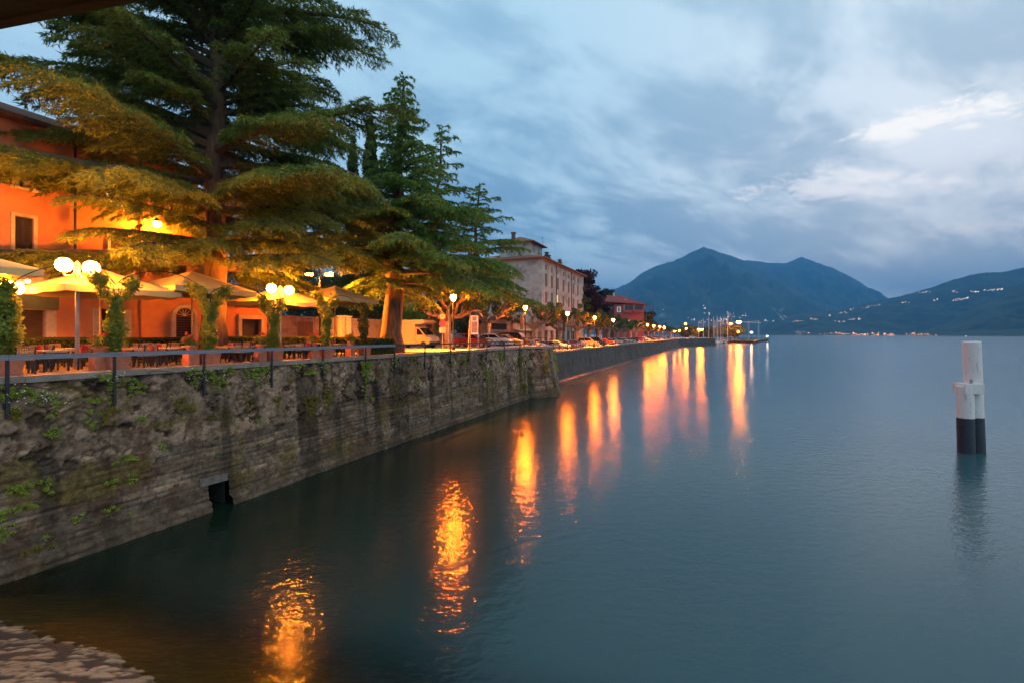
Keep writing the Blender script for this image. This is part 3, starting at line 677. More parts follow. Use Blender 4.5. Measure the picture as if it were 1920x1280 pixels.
def clump_tree(name, label, base, h, cr, mat, seed, nclump=60, nleaf=9000, leaf=.35, trunk_r=.25, squash=.9, cbase=.35, group=None, narrow=1.0):
    r = np.random.RandomState(seed); root = thing(name, label, 'tree', base, 0, group)
    cz = h * (cbase + (1 - cbase) / 2); hh = h * (1 - cbase) / 2
    d = unit(r.randn(nclump, 3)); rad = r.rand(nclump, 1) ** .45
    C = d * rad * np.array([cr * narrow, cr * narrow, hh]) * .86 + np.array([0, 0, cz])
    tp = 1 - np.clip((C[:, 2] - cz) / hh, 0, 1) * .35; C[:, 0] *= tp; C[:, 1] *= tp
    S = (cr * (.16 + .18 * r.rand(nclump, 1))) * np.array([1, 1, .75])
    tb = MB(); tb.tube([(0, 0, 0), (.1, 0, h * cbase), (0, .1, h * .75)], [trunk_r, trunk_r * .8, trunk_r * .3], 9)
    for i in range(0, nclump, 5): tb.tube([(0, 0, h * cbase * (.7 + .5 * r.rand())), tuple(C[i] * .6 + np.array([0, 0, cz * .35])), tuple(C[i])], [trunk_r * .4, trunk_r * .22, .02], 5)
    obj('trunk', tb, m_limb, root); tri_mesh('crown', leaves(C, S, nleaf, leaf, seed + 1), mat, root, k=4)
    return root

# ------------------------------------------------------------------ cedars over the terrace
for px_, py_, t_ in ((850, 558, .9), (985, 577, 3.2), (294, 420, 9.7), (120, 497, 2.6), (171, 503, 2.6), (509, 541, 2.3), (542, 545, 2.3), (585, 514, 8.3), (615, 516, 8.3)):
    s_ = sx(px_, t_); LAMP_PTS.append(tuple(W(s_, t_, zat(s_, t_, py_))))
for a_ in LAMP_PTS[-2:]: OPEN_LINES.append((a_, tuple(W(sx(776, 8), 8, 7.0)), .9)); OPEN_LINES.append((a_, tuple(W(sx(740, 2.6), 3.4, 8.0)), .7))
def at(px, t, s=None):
    s = sx(px, t) if s is None else s
    p = W(s, t); p.z = gz(s); return p
b1 = at(402, 5.4); Y1 = b1.y
k1 = Y1 / F
def rad1(h):                                       # reach measured off the outline in the photograph
    z = h + 6 - H; py = HY - z / k1
    return float(np.interp(py, [-330, -150, 0, 100, 240, 400, 520], [.8, 6.5, 9.4, 10.4, 10.2, 11.8, 10.8]))
cedar('cedar_tree', 'huge spreading cedar towering over the terrace, its top cut off by the frame', b1, 27.5, rad1, 4.6, 178, .11, 11, m_cedar, .25, .026, .60, 'cedars by the quay', upturn=.62, lean=(.3, 0), step=.42, sub=.16, nn=3, west=.07, rag=.52, lowb=1.02, skip=lambda hz, az: (6.5 < hz < 16.5 and abs((az - math.atan2(-b1.y, -b1.x) + math.pi) % (2 * math.pi) - math.pi) < .36) or ((6.2 < hz < 8.3 or 9.8 < hz < 10.8) and abs((az - 3.5 + math.pi) % (2 * math.pi) - math.pi) < .75))
b2 = at(735, 2.6); k2 = b2.y / F
def rad2(h):
    py = HY - (h + 6 - H) / k2
    return float(np.interp(py, [145, 200, 260, 330, 380, 440, 520, 590], [.5, 1.5, 2.8, 4.3, 6.2, 8.8, 10.8, 10]))
cedar('cedar_tree', 'tall pointed cedar with a thick reddish trunk rising from the pavement beside the camper van', b2, (HY - 145) * k2 + H - 5.9, rad2, 4.3, 165, .13, 23, m_cedar2, .21, .036, .78, 'cedars by the quay', upturn=.30, lean=(.9, 0), step=.48, sub=.19)
b3 = at(806, 8.5); k3 = b3.y / F
def rad3(h):
    py = HY - (h + 6 - H) / k3
    return float(np.interp(py, [238, 290, 340, 400, 480, 560], [.6, 2.6, 4.0, 5.8, 7.4, 8.2]))
cedar('cedar_tree', 'slender cedar with a bent tip standing behind the two larger trees', b3, (HY - 238) * k3 + H - 5.9, rad3, 5, 90, .16, 37, m_cedar2, .25, .044, .4, 'cedars by the quay', upturn=.26, lean=(1.4, 0), step=.55, sub=.24)
b4 = at(884, 6.5); k4 = b4.y / F
def rad4(h):
    py = HY - (h + 6 - H) / k4
    return float(np.interp(py, [345, 390, 440, 500, 560], [.6, 3.2, 5.0, 7.4, 8.2]))
cedar('cedar_tree', 'lowest of the cedars, its tip leaning beside the old plastered building', b4, (HY - 345) * k4 + H - 5.9, rad4, 4.6, 80, .16, 41, m_cedar2, .25, .044, .4, 'cedars by the quay', upturn=.24, lean=(.9, 0), step=.55, sub=.24)
def cypress(px, Y, ytop, w, label, seed):
    b = P(px, HY, Y); b.z = 5.9; h = (HY - ytop) / F * Y + H - 5.9
    root = thing('cypress_tree', label, 'tree', b); r = np.random.RandomState(seed)
    n = 140; z = r.rand(n) ** .9; rr = w * np.sin(np.pi * np.clip(z * .86 + .14, 0, 1)) ** .6
    a = r.rand(n) * 6.28; C = np.stack([np.cos(a) * rr * .7, np.sin(a) * rr * .7, .6 + z * (h - .9)], 1); S = np.stack([rr * .35 + .12, rr * .35 + .12, np.full(n, .9)], 1)
    tb = MB(); tb.tube([(0, 0, 0), (0, 0, h * .95)], [.22, .04], 8); obj('trunk', tb, m_limb, root); tri_mesh('crown', leaves(C, S, 9000, .26, seed), m_dark, root, k=4)
cypress(694, 58, 222, 1.15, 'narrow dark cypress column rising between the cedars', 5)
cypress(662, 60, 262, 1.0, 'shorter narrow cypress beside the taller cypress column', 6)

# ------------------------------------------------------------------ orange cafe building
TB = 10.6
def facade():
    s0 = -14.0; s1 = sx(372, TB); s2 = sx(500, TB)
    root = thing('cafe_building', 'salmon orange building with shuttered windows and arched door behind the terrace', 'building', W(0, TB, 5.9), ROT)
    z2 = 11.6; zl = 3.75
    mb = MB()
    def wall_with_holes(xa, xb, za, zb, holes, y=0.0, mi=0):
        xs = sorted({xa, xb, *[h[0] for h in holes], *[h[1] for h in holes]}); zs = sorted({za, zb, *[h[2] for h in holes], *[h[3] for h in holes]})
        for i in range(len(xs) - 1):
            for j in range(len(zs) - 1):
                cx, cz = (xs[i] + xs[i + 1]) / 2, (zs[j] + zs[j + 1]) / 2
                if any(h[0] < cx < h[1] and h[2] < cz < h[3] for h in holes): continue
                mb.quad((xs[i], y, zs[j]), (xs[i + 1], y, zs[j]), (xs[i + 1], y, zs[j + 1]), (xs[i], y, zs[j + 1]), mi)
        for h in holes:
            d = .32
            mb.quad((h[0], y, h[2]), (h[0], y + d, h[2]), (h[0], y + d, h[3]), (h[0], y, h[3])); mb.quad((h[1], y, h[2]), (h[1], y, h[3]), (h[1], y + d, h[3]), (h[1], y + d, h[2]))
            mb.quad((h[0], y, h[3]), (h[0], y + d, h[3]), (h[1], y + d, h[3]), (h[1], y, h[3])); mb.quad((h[0], y, h[2]), (h[1], y, h[2]), (h[1], y + d, h[2]), (h[0], y + d, h[2]))
    def span(a, b): return sx(a, TB), sx(b, TB)
    shop = (*span(20, 84), 0, 2.55); dark = (*span(188, 232), 0, 2.75); arch = (*span(328, 362), 0, 2.45)
    win = []
    for pxa, pxb, f in ((27, 60, 2), (27, 62, 1), (197, 236, 2), (206, 238, 1), (318, 346, 2), (322, 350, 1), (-80, -40, 1), (-80, -40, 2)):
        a, b = span(pxa, pxb); win.append((a, b, 5.05 if f == 1 else 8.35, 6.95 if f == 1 else 10.05))
    small = (*span(452, 488), .0, 2.45)
    wall_with_holes(s0, s1, 0, z2, [shop, dark, arch] + win)
    wall_with_holes(s1, s2, 0, zl, [small])
    mb.quad((s1, 0, zl), (s1, 9, zl), (s1, 9, z2), (s1, 0, z2)); mb.quad((s2, 0, 0), (s2, 9, 0), (s2, 9, zl), (s2, 0, zl)); mb.quad((s1, 0, zl), (s2, 0, zl), (s2, 9, zl), (s1, 9, zl))
    mb.quad((s0, 9, 0), (s0, 0, 0), (s0, 0, z2), (s0, 9, z2)); mb.quad((s0, 9, 0), (s2, 9, 0), (s2, 9, zl), (s0, 9, zl)); mb.quad((s0, 9, zl), (s1, 9, zl), (s1, 9, z2), (s0, 9, z2))
    obj('wall', mb, m_salmon, root)
    rf = MB(); ym, zr = 4.5, z2 + 2.1
    V = [(s0 - .6, -.75, z2 - .05), (s1 + .6, -.75, z2 - .05), (s1 + .6, 9.7, z2 - .05), (s0 - .6, 9.7, z2 - .05), (s0 + 4, ym, zr), (s1 - 4, ym, zr)]
    V += [(x, y, z - .16) for x, y, z in V[:4]]
    rf.add(V, [(0, 1, 5, 4), (1, 2, 5), (2, 3, 4, 5), (3, 0, 4), (6, 7, 1, 0), (7, 8, 2, 1), (8, 9, 3, 2), (9, 6, 0, 3), (9, 8, 7, 6)]); obj('roof', rf, m_tile, root)
    ledge = MB(); ledge.box(((s0 + s1) / 2, -.10, 4.25), (s1 - s0, .2, .16)); obj('string_course', ledge, m_stone, root)
    for i, (a, b, za, zb) in enumerate(win):
        fr = MB(); w = b - a
        for xx in (a - .07, b + .07): fr.box((xx, -.035, (za + zb) / 2), (.14, .09, zb - za))
        fr.box(((a + b) / 2, -.035, zb + .08), (w + .28, .09, .16)); fr.box(((a + b) / 2, -.07, za - .06), (w + .36, .18, .12))
        f = obj('window', fr, m_stone, root)
        if i in (0,):
            pn = MB(); pn.box(((a + b) / 2, .22, (za + zb) / 2), (w, .02, zb - za)); obj('pane', pn, m_pale, f)
            br_ = MB(); br_.box(((a + b) / 2, .2, (za + zb) / 2), (.07, .05, zb - za)); br_.box(((a + b) / 2, .2, zb - .5), (w, .05, .05)); obj('sash_bar', br_, m_shutterd, f)
            for xx in (a - .38, b + .38):
                sh = MB(); sh.box((xx, -.10, (za + zb) / 2), (.5, .05, zb - za)); obj('shutter', sh, m_shutterd, f)
        elif i == 2:
            pn = MB(); pn.box(((a + b) / 2, .22, (za + zb) / 2), (w, .02, zb - za)); obj('pane', pn, m_litglass, f)
            br_ = MB(); br_.box(((a + b) / 2, .19, (za + zb) / 2), (.09, .05, zb - za)); obj('sash_bar', br_, m_shutterd, f)
        else:
            sh = MB(); n = int((zb - za) / .075)
            for half in (-1, 1):
                cx = (a + b) / 2 + half * w / 4
                sh.box((cx - w / 4 + .03, .13, (za + zb) / 2), (.06, .06, zb - za)); sh.box((cx + w / 4 - .03, .13, (za + zb) / 2), (.06, .06, zb - za))
                for q in range(n): sh.box((cx, .14, za + (q + .5) * (zb - za) / n), (w / 2 - .1, .05, .045))
            sh.box(((a + b) / 2, .20, (za + zb) / 2), (w, .02, zb - za)); obj('shutter', sh, m_shutter if i != 1 else m_shutterd, f)
    def roller(name, a, b, zb, m):
        r_ = MB(); n = int(zb / .11)
        for q in range(n): r_.box(((a + b) / 2, .20 + .012 * (q % 2), (q + .5) * zb / n), (b - a, .05, zb / n - .012))
        r_.box(((a + b) / 2, .26, zb / 2), (b - a, .02, zb)); obj(name, r_, m, root)
    roller('roller_shutter', shop[0], shop[1], 2.55, m_shutter); roller('roller_shutter', small[0], small[1], 2.45, m_shutterd)
    sf = MB()
    for xx in (shop[0] - .2, shop[1] + .2): sf.box((xx, -.05, 1.27), (.4, .14, 2.54))
    obj('shop_surround', sf, m_stone, root)
    sg = MB(); sg.box(((shop[0] + shop[1]) / 2, -.14, 2.92), (shop[1] - shop[0] + .9, .2, .66)); obj('signboard', sg, M('green_signboard', (.12, .12, .045), .6, .2, 2), root)
    so = MB()
    for xx in (small[0] - .13, small[1] + .13): so.box((xx, -.045, 1.22), (.26, .13, 2.44))
    so.box(((small[0] + small[1]) / 2, -.045, 2.58), (small[1] - small[0] + .52, .13, .27)); obj('shop_surround', so, m_stone, root)
    dk = MB(); dk.box(((dark[0] + dark[1]) / 2, .27, 1.37), (dark[1] - dark[0], .04, 2.74)); dk.box(((dark[0] + dark[1]) / 2, .22, 1.37), (.08, .06, 2.74)); obj('door', dk, m_shutter, root)
    js = MB(); js.box((dark[1] + .16, -.05, 1.37), (.32, .13, 2.74)); js.box((dark[0] - .16, -.05, 1.37), (.32, .13, 2.74)); obj('door_surround', js, m_stone, root)
    # arched door: planked leaves, fanlight grille, stone arch
    a, b = arch[0], arch[1]; c = (a + b) / 2; ra = (b - a) / 2; ad = MB()
    n = 16
    for q in range(n): ad.box((c, .2 + .01 * (q % 2), (q + .5) * 2.45 / n), (b - a, .05, 2.45 / n - .012))
    ad.add([(c + ra * math.cos(th), -.012, 2.45 + ra * math.sin(th)) for th in np.linspace(0, math.pi, 17)], [tuple(range(17))])
    dr = obj('arched_door', ad, m_shutter, root)
    gr = MB()
    for th in np.linspace(.3, math.pi - .3, 6): gr.bar((c, -.03, 2.5), (c + ra * .8 * math.cos(th), -.03, 2.5 + ra * .8 * math.sin(th)), .03, .03)
    obj('fanlight_grille', gr, m_stone, dr)
    ars = MB()
    for xx in (a - .12, b + .12): ars.box((xx, -.05, 1.22), (.24, .14, 2.44))
    th = np.linspace(0, math.pi, 15)
    for p, q in zip(th[:-1], th[1:]): ars.bar((c + (ra + .12) * math.cos(p), -.05, 2.45 + (ra + .12) * math.sin(p)), (c + (ra + .12) * math.cos(q), -.05, 2.45 + (ra + .12) * math.sin(q)), .14, .24)
    obj('arch_surround', ars, m_stone, root)
    dp = MB(); xx = sx(261, TB); dp.tube([(xx, -.1, 0), (xx, -.1, z2 - .2)], .055, 8); obj('downpipe', dp, M('copper_pipe', (.22, .08, .04), .5, .2, 3, metal=.3), root)
    dp = MB(); xx = sx(139, TB); dp.tube([(xx, -.1, 3.8), (xx, -.1, z2 - .2)], .06, 8); obj('downpipe', dp, m_steel, root)
    rl = MB(); z = zl + .12
    rl.box(((s1 + s2) / 2, -.06, zl - .06), (s2 - s1 + .1, .34, .14))
    for q in range(24): rl.box((s1 + (q + .5) * (s2 - s1) / 24, -.08, zl + .45), (.035, .035, .86))
    rl.box(((s1 + s2) / 2, -.08, zl + .9), (s2 - s1, .07, .06)); obj('balcony_railing', rl, m_steel, root)
    return root
facade()
def wall_lamp(px, py, label, r=.17, glow=None, t=TB - .9):
    s = sx(px, t); z = zat(s, t, py); root = thing('wall_lamp', label, 'lamp', W(s, t, z), ROT)
    a = MB(); a.tube([(0, TB - t - .02, .35), (0, (TB - t) * .5, .5), (0, 0, .3), (0, 0, r)], .025, 6); a.lathe([(.02, r + .16), (r * 1.2, r * .5), (r * .95, r * .45), (.02, r * .7)], 14); obj('bracket', a, m_steel, root)
    g = MB(); g.ball((0, 0, 0), r, 8); obj('globe', g, glow or LAMP_GLOBE, root)
wall_lamp(294, 420, 'round orange wall lamp glowing high on the salmon facade under the cedar', .20, E('wall_lamp_glow', (1, .24, .011), 1200))
wall_lamp(52, 527, 'small pale spotlight shining above the green signboard', .08, E('spot_glow', (1, .85, .5), 120), t=TB - .45)

# ------------------------------------------------------------------ walls, hedges and low buildings behind the terrace
def back_wall():
    a, b = 18.4, 47.0; root = thing('boundary_wall', 'stained brown boundary wall with stone gate pillars behind the hedges', 'wall', W(0, 13.2, 5.9), ROT)
    mb = MB(); mb.box(((a + b) / 2, 0, 1.3), (b - a, .35, 3.0)); obj('wall', mb, m_fencewall, root)
    c = MB(); c.box(((a + b) / 2, 0, 2.86), (b - a + .1, .5, .12)); obj('coping', c, m_coping, root)
    for px in (640, 652): 
        p = MB(); x = sx(px, 12.8); p.box((x, -.4, 1.3), (.45, .45, 3.4)); p.box((x, -.4, 3.06), (.6, .6, .12)); obj('pillar', p, m_stone, root)
    d = MB(); x0, x1 = sx(560, 12.9), sx(588, 12.9)
    for i in range(9): d.box((x0 + (i + .5) * (x1 - x0) / 9, -.22, 1.25), ((x1 - x0) / 9 - .02, .06, 2.4))
    obj('gate', d, m_fence, root)
back_wall()
def hedge(px0, px1, t, h, d, label, mat, seed):
    s0, s1 = sx(px0, t), sx(px1, t); L_ = s1 - s0; root = thing('hedge', label, 'hedge', W((s0 + s1) / 2, t, gz(s0) - .02), ROT, 'hedges round the terrace')
    r = np.random.RandomState(seed); mb = MB(); mb.box((0, 0, h / 2 - .03), (L_ - .12, d - .14, h - .1)); obj('stems', mb, M('hedge_core', (.02, .022, .008), .95), root)  # one solid dark box fills the hedge behind its leaves
    n = int(900 * (L_ * d + L_ * h * 2)); c = (r.rand(n, 3) - .5) * [L_, d, h]; ax = r.randint(0, 3, n)
    for i in range(3):
        m_ = ax == i; sgn = np.sign(r.rand(n) - .5) if i < 2 else np.ones(n); c[m_, i] = (sgn * [L_, d, h][i] / 2 * (.9 + .16 * r.rand(n)))[m_]
    c += np.array([0, 0, h / 2]); a = unit(r.randn(n, 3)); b = unit(np.cross(a, r.randn(n, 3))); l = .05 * (.6 + .8 * r.rand(n, 1))
    tri_mesh('foliage', np.stack([c - a * l, c + b * l * .6, c + a * l, c - b * l * .6], 1), mat, root, k=4)
hedge(24, 222, 7.9, 1.12, .8, 'clipped green hedge in front of the closed shop and bare orange wall', m_hedge, 1)
hedge(232, 345, 7.9, 1.10, .8, 'clipped green hedge in front of the arched door', m_hedge, 2)
hedge(395, 535, 7.9, 1.15, .8, 'brownish hedge below the small shop with the grey roller shutter', m_leaf, 3)
hedge(545, 625, 7.9, 1.15, .8, 'hedge in front of the stained brown boundary wall', m_leaf, 4)
hedge(632, 672, 6.0, 1.1, .8, 'short dark hedge beside the gate pillars', m_hedge, 5)
hedge(686, 730, 1.5, 1.05, .9, 'rounded box hedge at the end of the terrace beside the cedar trunk', m_hedge, 6)
# ------------------------------------------------------------------ terrace furniture
def chair_proto(red, label):
    root = thing('cafe_chair', label, 'chair', (0, 0, 0), 0, 'cafe chairs on the terrace')
    m_w = m_wood
    for x in (-.22, .22):
        b = MB(); b.bar((x, -.22, 0), (x, -.20, .45), .04, .04); obj('leg', b, m_steel, root)
        b = MB(); b.bar((x, .24, 0), (x, .20, .45), .04, .04); b.bar((x, .20, .45), (x, .30, .90), .04, .035); obj('leg', b, m_steel, root)
        b = MB(); b.bar((x * 1.08, -.24, .66), (x * 1.08, .25, .68), .05, .025); b.bar((x * 1.05, -.21, .44), (x * 1.08, -.23, .66), .03, .03); obj('armrest', b, m_w, root)
    s = MB()
    for i in range(6): s.box((0, -.20 + i * .08, .46), (.44, .068, .024))
    obj('seat', s, m_w, root)
    k = MB(); z0, z1 = .56, .90
    def yb(z): return .20 + (z - .45) / .45 * .10
    for z in (z0, z0 + .11, z0 + .22, z1 - .02): k.box((0, yb(z), z), (.42, .02, .035 if z < .85 else .055))
    for i in range(8):
        x = -.20 + i * .4 / 7; k.bar((x, yb(z0), z0), (x, yb(z1), z1), .022, .016)
    obj('backrest', k, m_w, root)
    if red:
        c = MB(); c.box((0, 0, .50), (.42, .42, .06), taper=.94); c.bar((0, .175, .52), (0, .255, .86), .40, .05); obj('cushion', c, m_red, root)
    return root
def table_proto():
    root = thing('cafe_table', 'x', 'table', (0, 0, 0), 0, 'cafe tables on the terrace')
    t = MB(); t.box((0, 0, .73), (.8, .8, .03)); t.box((0, 0, .69), (.7, .7, .05)); obj('tabletop', t, m_top, root)
    for x in (-.33, .33):
        for y in (-.33, .33):
            b = MB(); b.bar((x, y, 0), (x, y, .7), .045, .045); obj('leg', b, m_steel, root)
    return root
ordn = ['first', 'second', 'third', 'fourth', 'fifth', 'sixth', 'seventh', 'eighth', 'ninth', 'tenth', 'eleventh', 'twelfth', 'thirteenth', 'fourteenth']
cp_plain = chair_proto(False, 'x'); cp_red = chair_proto(True, 'x'); tp = table_proto()
used = {'p': 0, 'r': 0, 't': 0}
rows = [(1.75, [20, 96, 255, 322, 430, 470, 552, 640], 'by the railing'), (4.4, [60, 130, 245, 300, 350, 440, 498, 560, 598], 'by the hedge')]
for ri, (t, cols, rname) in enumerate(rows):
    for ci, px in enumerate(cols):
        s = sx(px, t); z = gz(s); a0 = ROT + rnd.uniform(-.15, .15)
        who = f'{ordn[ci]} table from the near end in the row {rname}'
        lab = f'square pale topped cafe table, {ordn[ci]} from the near end in row {rname}'
        if used['t'] == 0: tp.location = W(s, t, z); tp.rotation_euler.z = a0; tp['label'] = lab
        else: dup(tp, W(s, t, z), a0, lab)
        used['t'] += 1
        sides = [('lake', 0, -.78, math.pi), ('inland', 0, .78, 0), ('near end', -.78, 0, math.pi / 2), ('far end', .78, 0, -math.pi / 2)]
        for k, (nm, ds, dt, ra) in enumerate(sides):
            if ri == 0 and k == 0 and ci % 2: continue
            if ri == 1 and k in (2, 3) and (ci + k) % 3 == 0: continue
            red = (ri, ci, k) in {(0, 1, 3), (0, 1, 1), (0, 2, 1), (0, 2, 0), (0, 3, 3), (0, 3, 1), (0, 4, 1), (0, 4, 3), (0, 6, 1), (0, 6, 0), (0, 6, 2), (0, 7, 1), (1, 2, 1), (1, 3, 3), (1, 0, 0), (1, 5, 0), (1, 8, 0), (0, 5, 2)}
            src = cp_red if red else cp_plain; key = 'r' if red else 'p'
            dv = U * (ds + rnd.uniform(-.06, .06)) + NN * (dt + rnd.uniform(-.06, .06))
            loc = W(s, t, z) + dv; rz = a0 + ra + rnd.uniform(-.25, .25)
            l = f"slatted chair{' with red cushion' if red else ''}, {nm} side of {ordn[ci]} table in row {rname}"
            if used[key] == 0: src.location = loc; src.rotation_euler.z = rz; src['label'] = l
            else: dup(src, loc, rz, l)
            used[key] += 1
def planter(px, t, ytop, wid, label, seed, mat, vee=True):
    s = sx(px, t); z = gz(s); root = thing('planter', label, 'planter', W(s, t, z), ROT, 'terracotta planters along the railing')
    b = MB(); hh = .62
    V = []
    for zz, k in ((0, .42), (hh - .1, .52), (hh - .1, .56), (hh, .56), (hh, .49), (hh - .08, .48)): V += [(-k * .68, -k * .6, zz), (k * .68, -k * .6, zz), (k * .68, k * .6, zz), (-k * .68, k * .6, zz)]
    b.add(V, [(q * 4 + i, q * 4 + (i + 1) % 4, q * 4 + 4 + (i + 1) % 4, q * 4 + 4 + i) for q in range(5) for i in range(4)] + [(3, 2, 1, 0)]); obj('box', b, m_terra, root)
    so = MB(); so.box((0, 0, hh - .07), (.63, .56, .03)); obj('soil', so, M('soil', (.04, .025, .015), .95), root)
    top = zat(s, t, ytop) - z; r = np.random.RandomState(seed); st = MB()
    for q in range(4): st.tube([(r.uniform(-.15, .15), r.uniform(-.1, .1), .5), (r.uniform(-.12, .12), 0, top * .5), (r.uniform(-.3, .3), r.uniform(-.2, .2), top * .86)], [.035, .025, .012], 5)
    obj('stems', st, m_limb, root)
    wid *= 1.55; n = 110; f = r.rand(n); w = wid / 2 * (.62 + .38 * np.sin(f * 9 + seed) * .4 + (.35 * (f > .75) if vee else 0)) * np.where(f < .2, .7, 1)
    sgn = np.sign(r.rand(n) - .5)
    off = np.where((f > .72) & vee, sgn * wid * (.25 + .9 * (f - .72)), (r.rand(n) - .5) * w)
    C = np.stack([off * .9 + (r.rand(n) - .5) * .12, (r.rand(n) - .5) * w * .8, .6 + f * (top - .7)], 1); S = np.stack([w * .24 + .07] * 2 + [np.full(n, .2)], 1)
    tri_mesh('foliage', leaves(C, S, 5600, .066, seed), mat, root, k=4)
    return s, t, z
PL = [(10, .9, 522, 1.0, 'planter with dense climber full of pale blossoms at the near end of the terrace', 61),
      (217, .75, 512, .85, 'planter with tall forked climber, nearest the double globe lamp', 62), (392, .7, 532, .95, 'planter with tall climber in front of the arched door', 63),
      (513, .7, 556, .8, 'planter with sparse yellow lit climber under the far globe lamps', 64), (611, .65, 548, .95, 'planter with light forked climber before the gate pillars', 65), (682, .65, 566, .8, 'planter with dense dark column shaped climber, farthest along the terrace', 66)]
pl_at = []
for i, (px, t, yt, w, lab, sd_) in enumerate(PL): pl_at.append(planter(px, t, yt, w, lab, sd_, m_leaf if i < 5 else m_hedge, vee=i not in (0, 5)))
def pot(px, t, py, rr, label, seed, white=.15):
    s = sx(px, t); z = gz(s); zp = zat(s, t, py) - z; root = thing('flower_pot', label, 'flower pot', W(s, t, z), ROT, 'geranium pots on stands')
    st = MB(); st.box((0, 0, max(.1, (zp - .32) / 2)), (rr * 2.2, rr * 2.2, max(.2, zp - .32))); obj('stand', st, m_terra, root)
    p = MB(); z0 = max(.2, zp - .32); p.lathe([(rr * .62, z0 + .002), (rr * .9, z0 + .24), (rr * 1.05, z0 + .245), (rr * 1.05, z0 + .32), (rr * .9, z0 + .32), (rr * .85, z0 + .27), (.001, z0 + .27)], 18); obj('pot', p, m_terra, root)
    r = np.random.RandomState(seed); n = 14; d = unit(r.randn(n, 3)); C = d * [.26, .24, .18] + [0, 0, z0 + .5]; S = np.full((n, 3), .11)
    tri_mesh('foliage', leaves(C, S, 700, .05, seed), m_leaf, root, k=4)
    C2 = unit(r.randn(16, 3)) * [.30, .28, .24] + [0, 0, z0 + .62]; tri_mesh('blossoms', leaves(C2, np.full((16, 3), .055), 420, .03, seed + 5), m_petal, root, k=4)
pot(186, .95, 650, .2, 'round pot of red geraniums beside the double globe lamp', 71); pot(358, .85, 647, .2, 'round pot with the biggest mass of red geraniums, before the arched door', 72)
pot(488, .8, 645, .19, 'round pot of orange red geraniums beside the sparse yellow lit climber', 73); pot(588, .75, 642, .19, 'round pot of pinkish geraniums beside the light forked climber', 74); pot(657, .75, 640, .19, 'round pot of red geraniums at the far end of the terrace', 75)
# thin hoops from planter to planter
for i, (a, b) in enumerate(zip(pl_at[:-1], pl_at[1:])):
    za = zat(a[0], a[1], PL[i][2] + 22); zb = zat(b[0], b[1], PL[i + 1][2] + 22); n = 18; pts = []
    for q in range(n + 1):
        f = q / n; pts.append(W(a[0] + (b[0] - a[0]) * f, a[1] + (b[1] - a[1]) * f, za + (zb - za) * f + .75 * math.sin(math.pi * f) ** .7))
    m_ = MB(); m_.tube(pts, .018, 6)
    tag(obj('garden_hoop', m_, m_steel), f"thin arched metal hoop linking the {ordn[i]} and {ordn[i + 1]} climber planters", 'hoop', 'arched hoops between the planters')
def umbrella(px, t, zh, half, rise, label, yaw=0, split=.0):
    s = sx(px, t); z = gz(s); root = thing('parasol', label, 'parasol', W(s, t, z), ROT + yaw, 'cream parasols over the terrace')
    zh -= z; c = MB(); n = 8; r = np.random.RandomState(int(px) + 999)
    ring = []
    for k in range(4):
        a = np.array([[-1, -1], [1, -1], [1, 1], [-1, 1]][k]) * half; b = np.array([[1, -1], [1, 1], [-1, 1], [-1, -1]][k]) * half
        for q in range(n): ring.append(a + (b - a) * q / n)
    m_ = len(ring); V = []; lev = 7
    for j in range(lev):
        f = (j + 1) / lev
        for i, p in enumerate(ring):
            q = (i % n) / n; sagv = -.13 * math.sin(math.pi * q) * f * (1.1 - .4 * f) * (1 if f < 1 else .5)
            V.append((p[0] * f, p[1] * f, zh + rise * (1 - f) ** 1.05 + sagv))
    V.append((0, 0, zh + rise)); top = len(V) - 1
    Fc = [(top, (i + 1) % m_, i) for i in range(m_)][:]
    Fc = [(top, i, (i + 1) % m_) for i in range(m_)] + [(j * m_ + i, (j + 1) * m_ + i, (j + 1) * m_ + (i + 1) % m_, j * m_ + (i + 1) % m_) for j in range(lev - 1) for i in range(m_)]
    c.add(V, Fc); obj('canopy', c, m_canvas, root, smooth=True)
    vl = MB(); base = (lev - 1) * m_
    Vv = [V[base + i] for i in range(m_)] + [(V[base + i][0] * 1.004, V[base + i][1] * 1.004, V[base + i][2] - .24 - .03 * math.sin(i * 2.1)) for i in range(m_)]
    vl.add(Vv, [(i, (i + 1) % m_, m_ + (i + 1) % m_, m_ + i) for i in range(m_)]); obj('valance', vl, m_canvas, root)
    pb = MB(); pb.tube([(0, 0, 0), (0, 0, zh + rise - .05)], .035, 10); pb.lathe([(.32, 0), (.32, .06), (.05, .1)], 16); obj('pole', pb, M('parasol_wood', (.42, .26, .12), .6, .2, 4), root)
    for x, y in ((-1, -1), (1, -1), (1, 1), (-1, 1)):
        b = MB(); b.bar((0, 0, zh + rise - .06), (x * half * .98, y * half * .98, zh - .03), .03, .04); b.bar((0, 0, zh + rise * .1), (x * half * .5, y * half * .5, zh + rise * .48 - .04), .022, .03); obj('rib', b, M('rib_wood', (.42, .26, .12), .6), root)
umbrella(-150, 4.2, 9.55, 2.2, .9, 'cream parasol cut off by the frame, over the near end of the terrace')
umbrella(188, 4.2, 9.15, 2.05, .9, 'cream parasol behind the double globe lamp')
umbrella(360, 4.0, 9.45, 2.0, .95, 'largest lit cream parasol, in front of the arched door')
umbrella(523, 4.0, 9.15, 1.95, .9, 'cream parasol above the grey roller shutter, behind the far globe lamps')
umbrella(628, 3.6, 9.6, 2.0, .9, 'cream parasol nearest the gate pillars, farthest along the terrace')
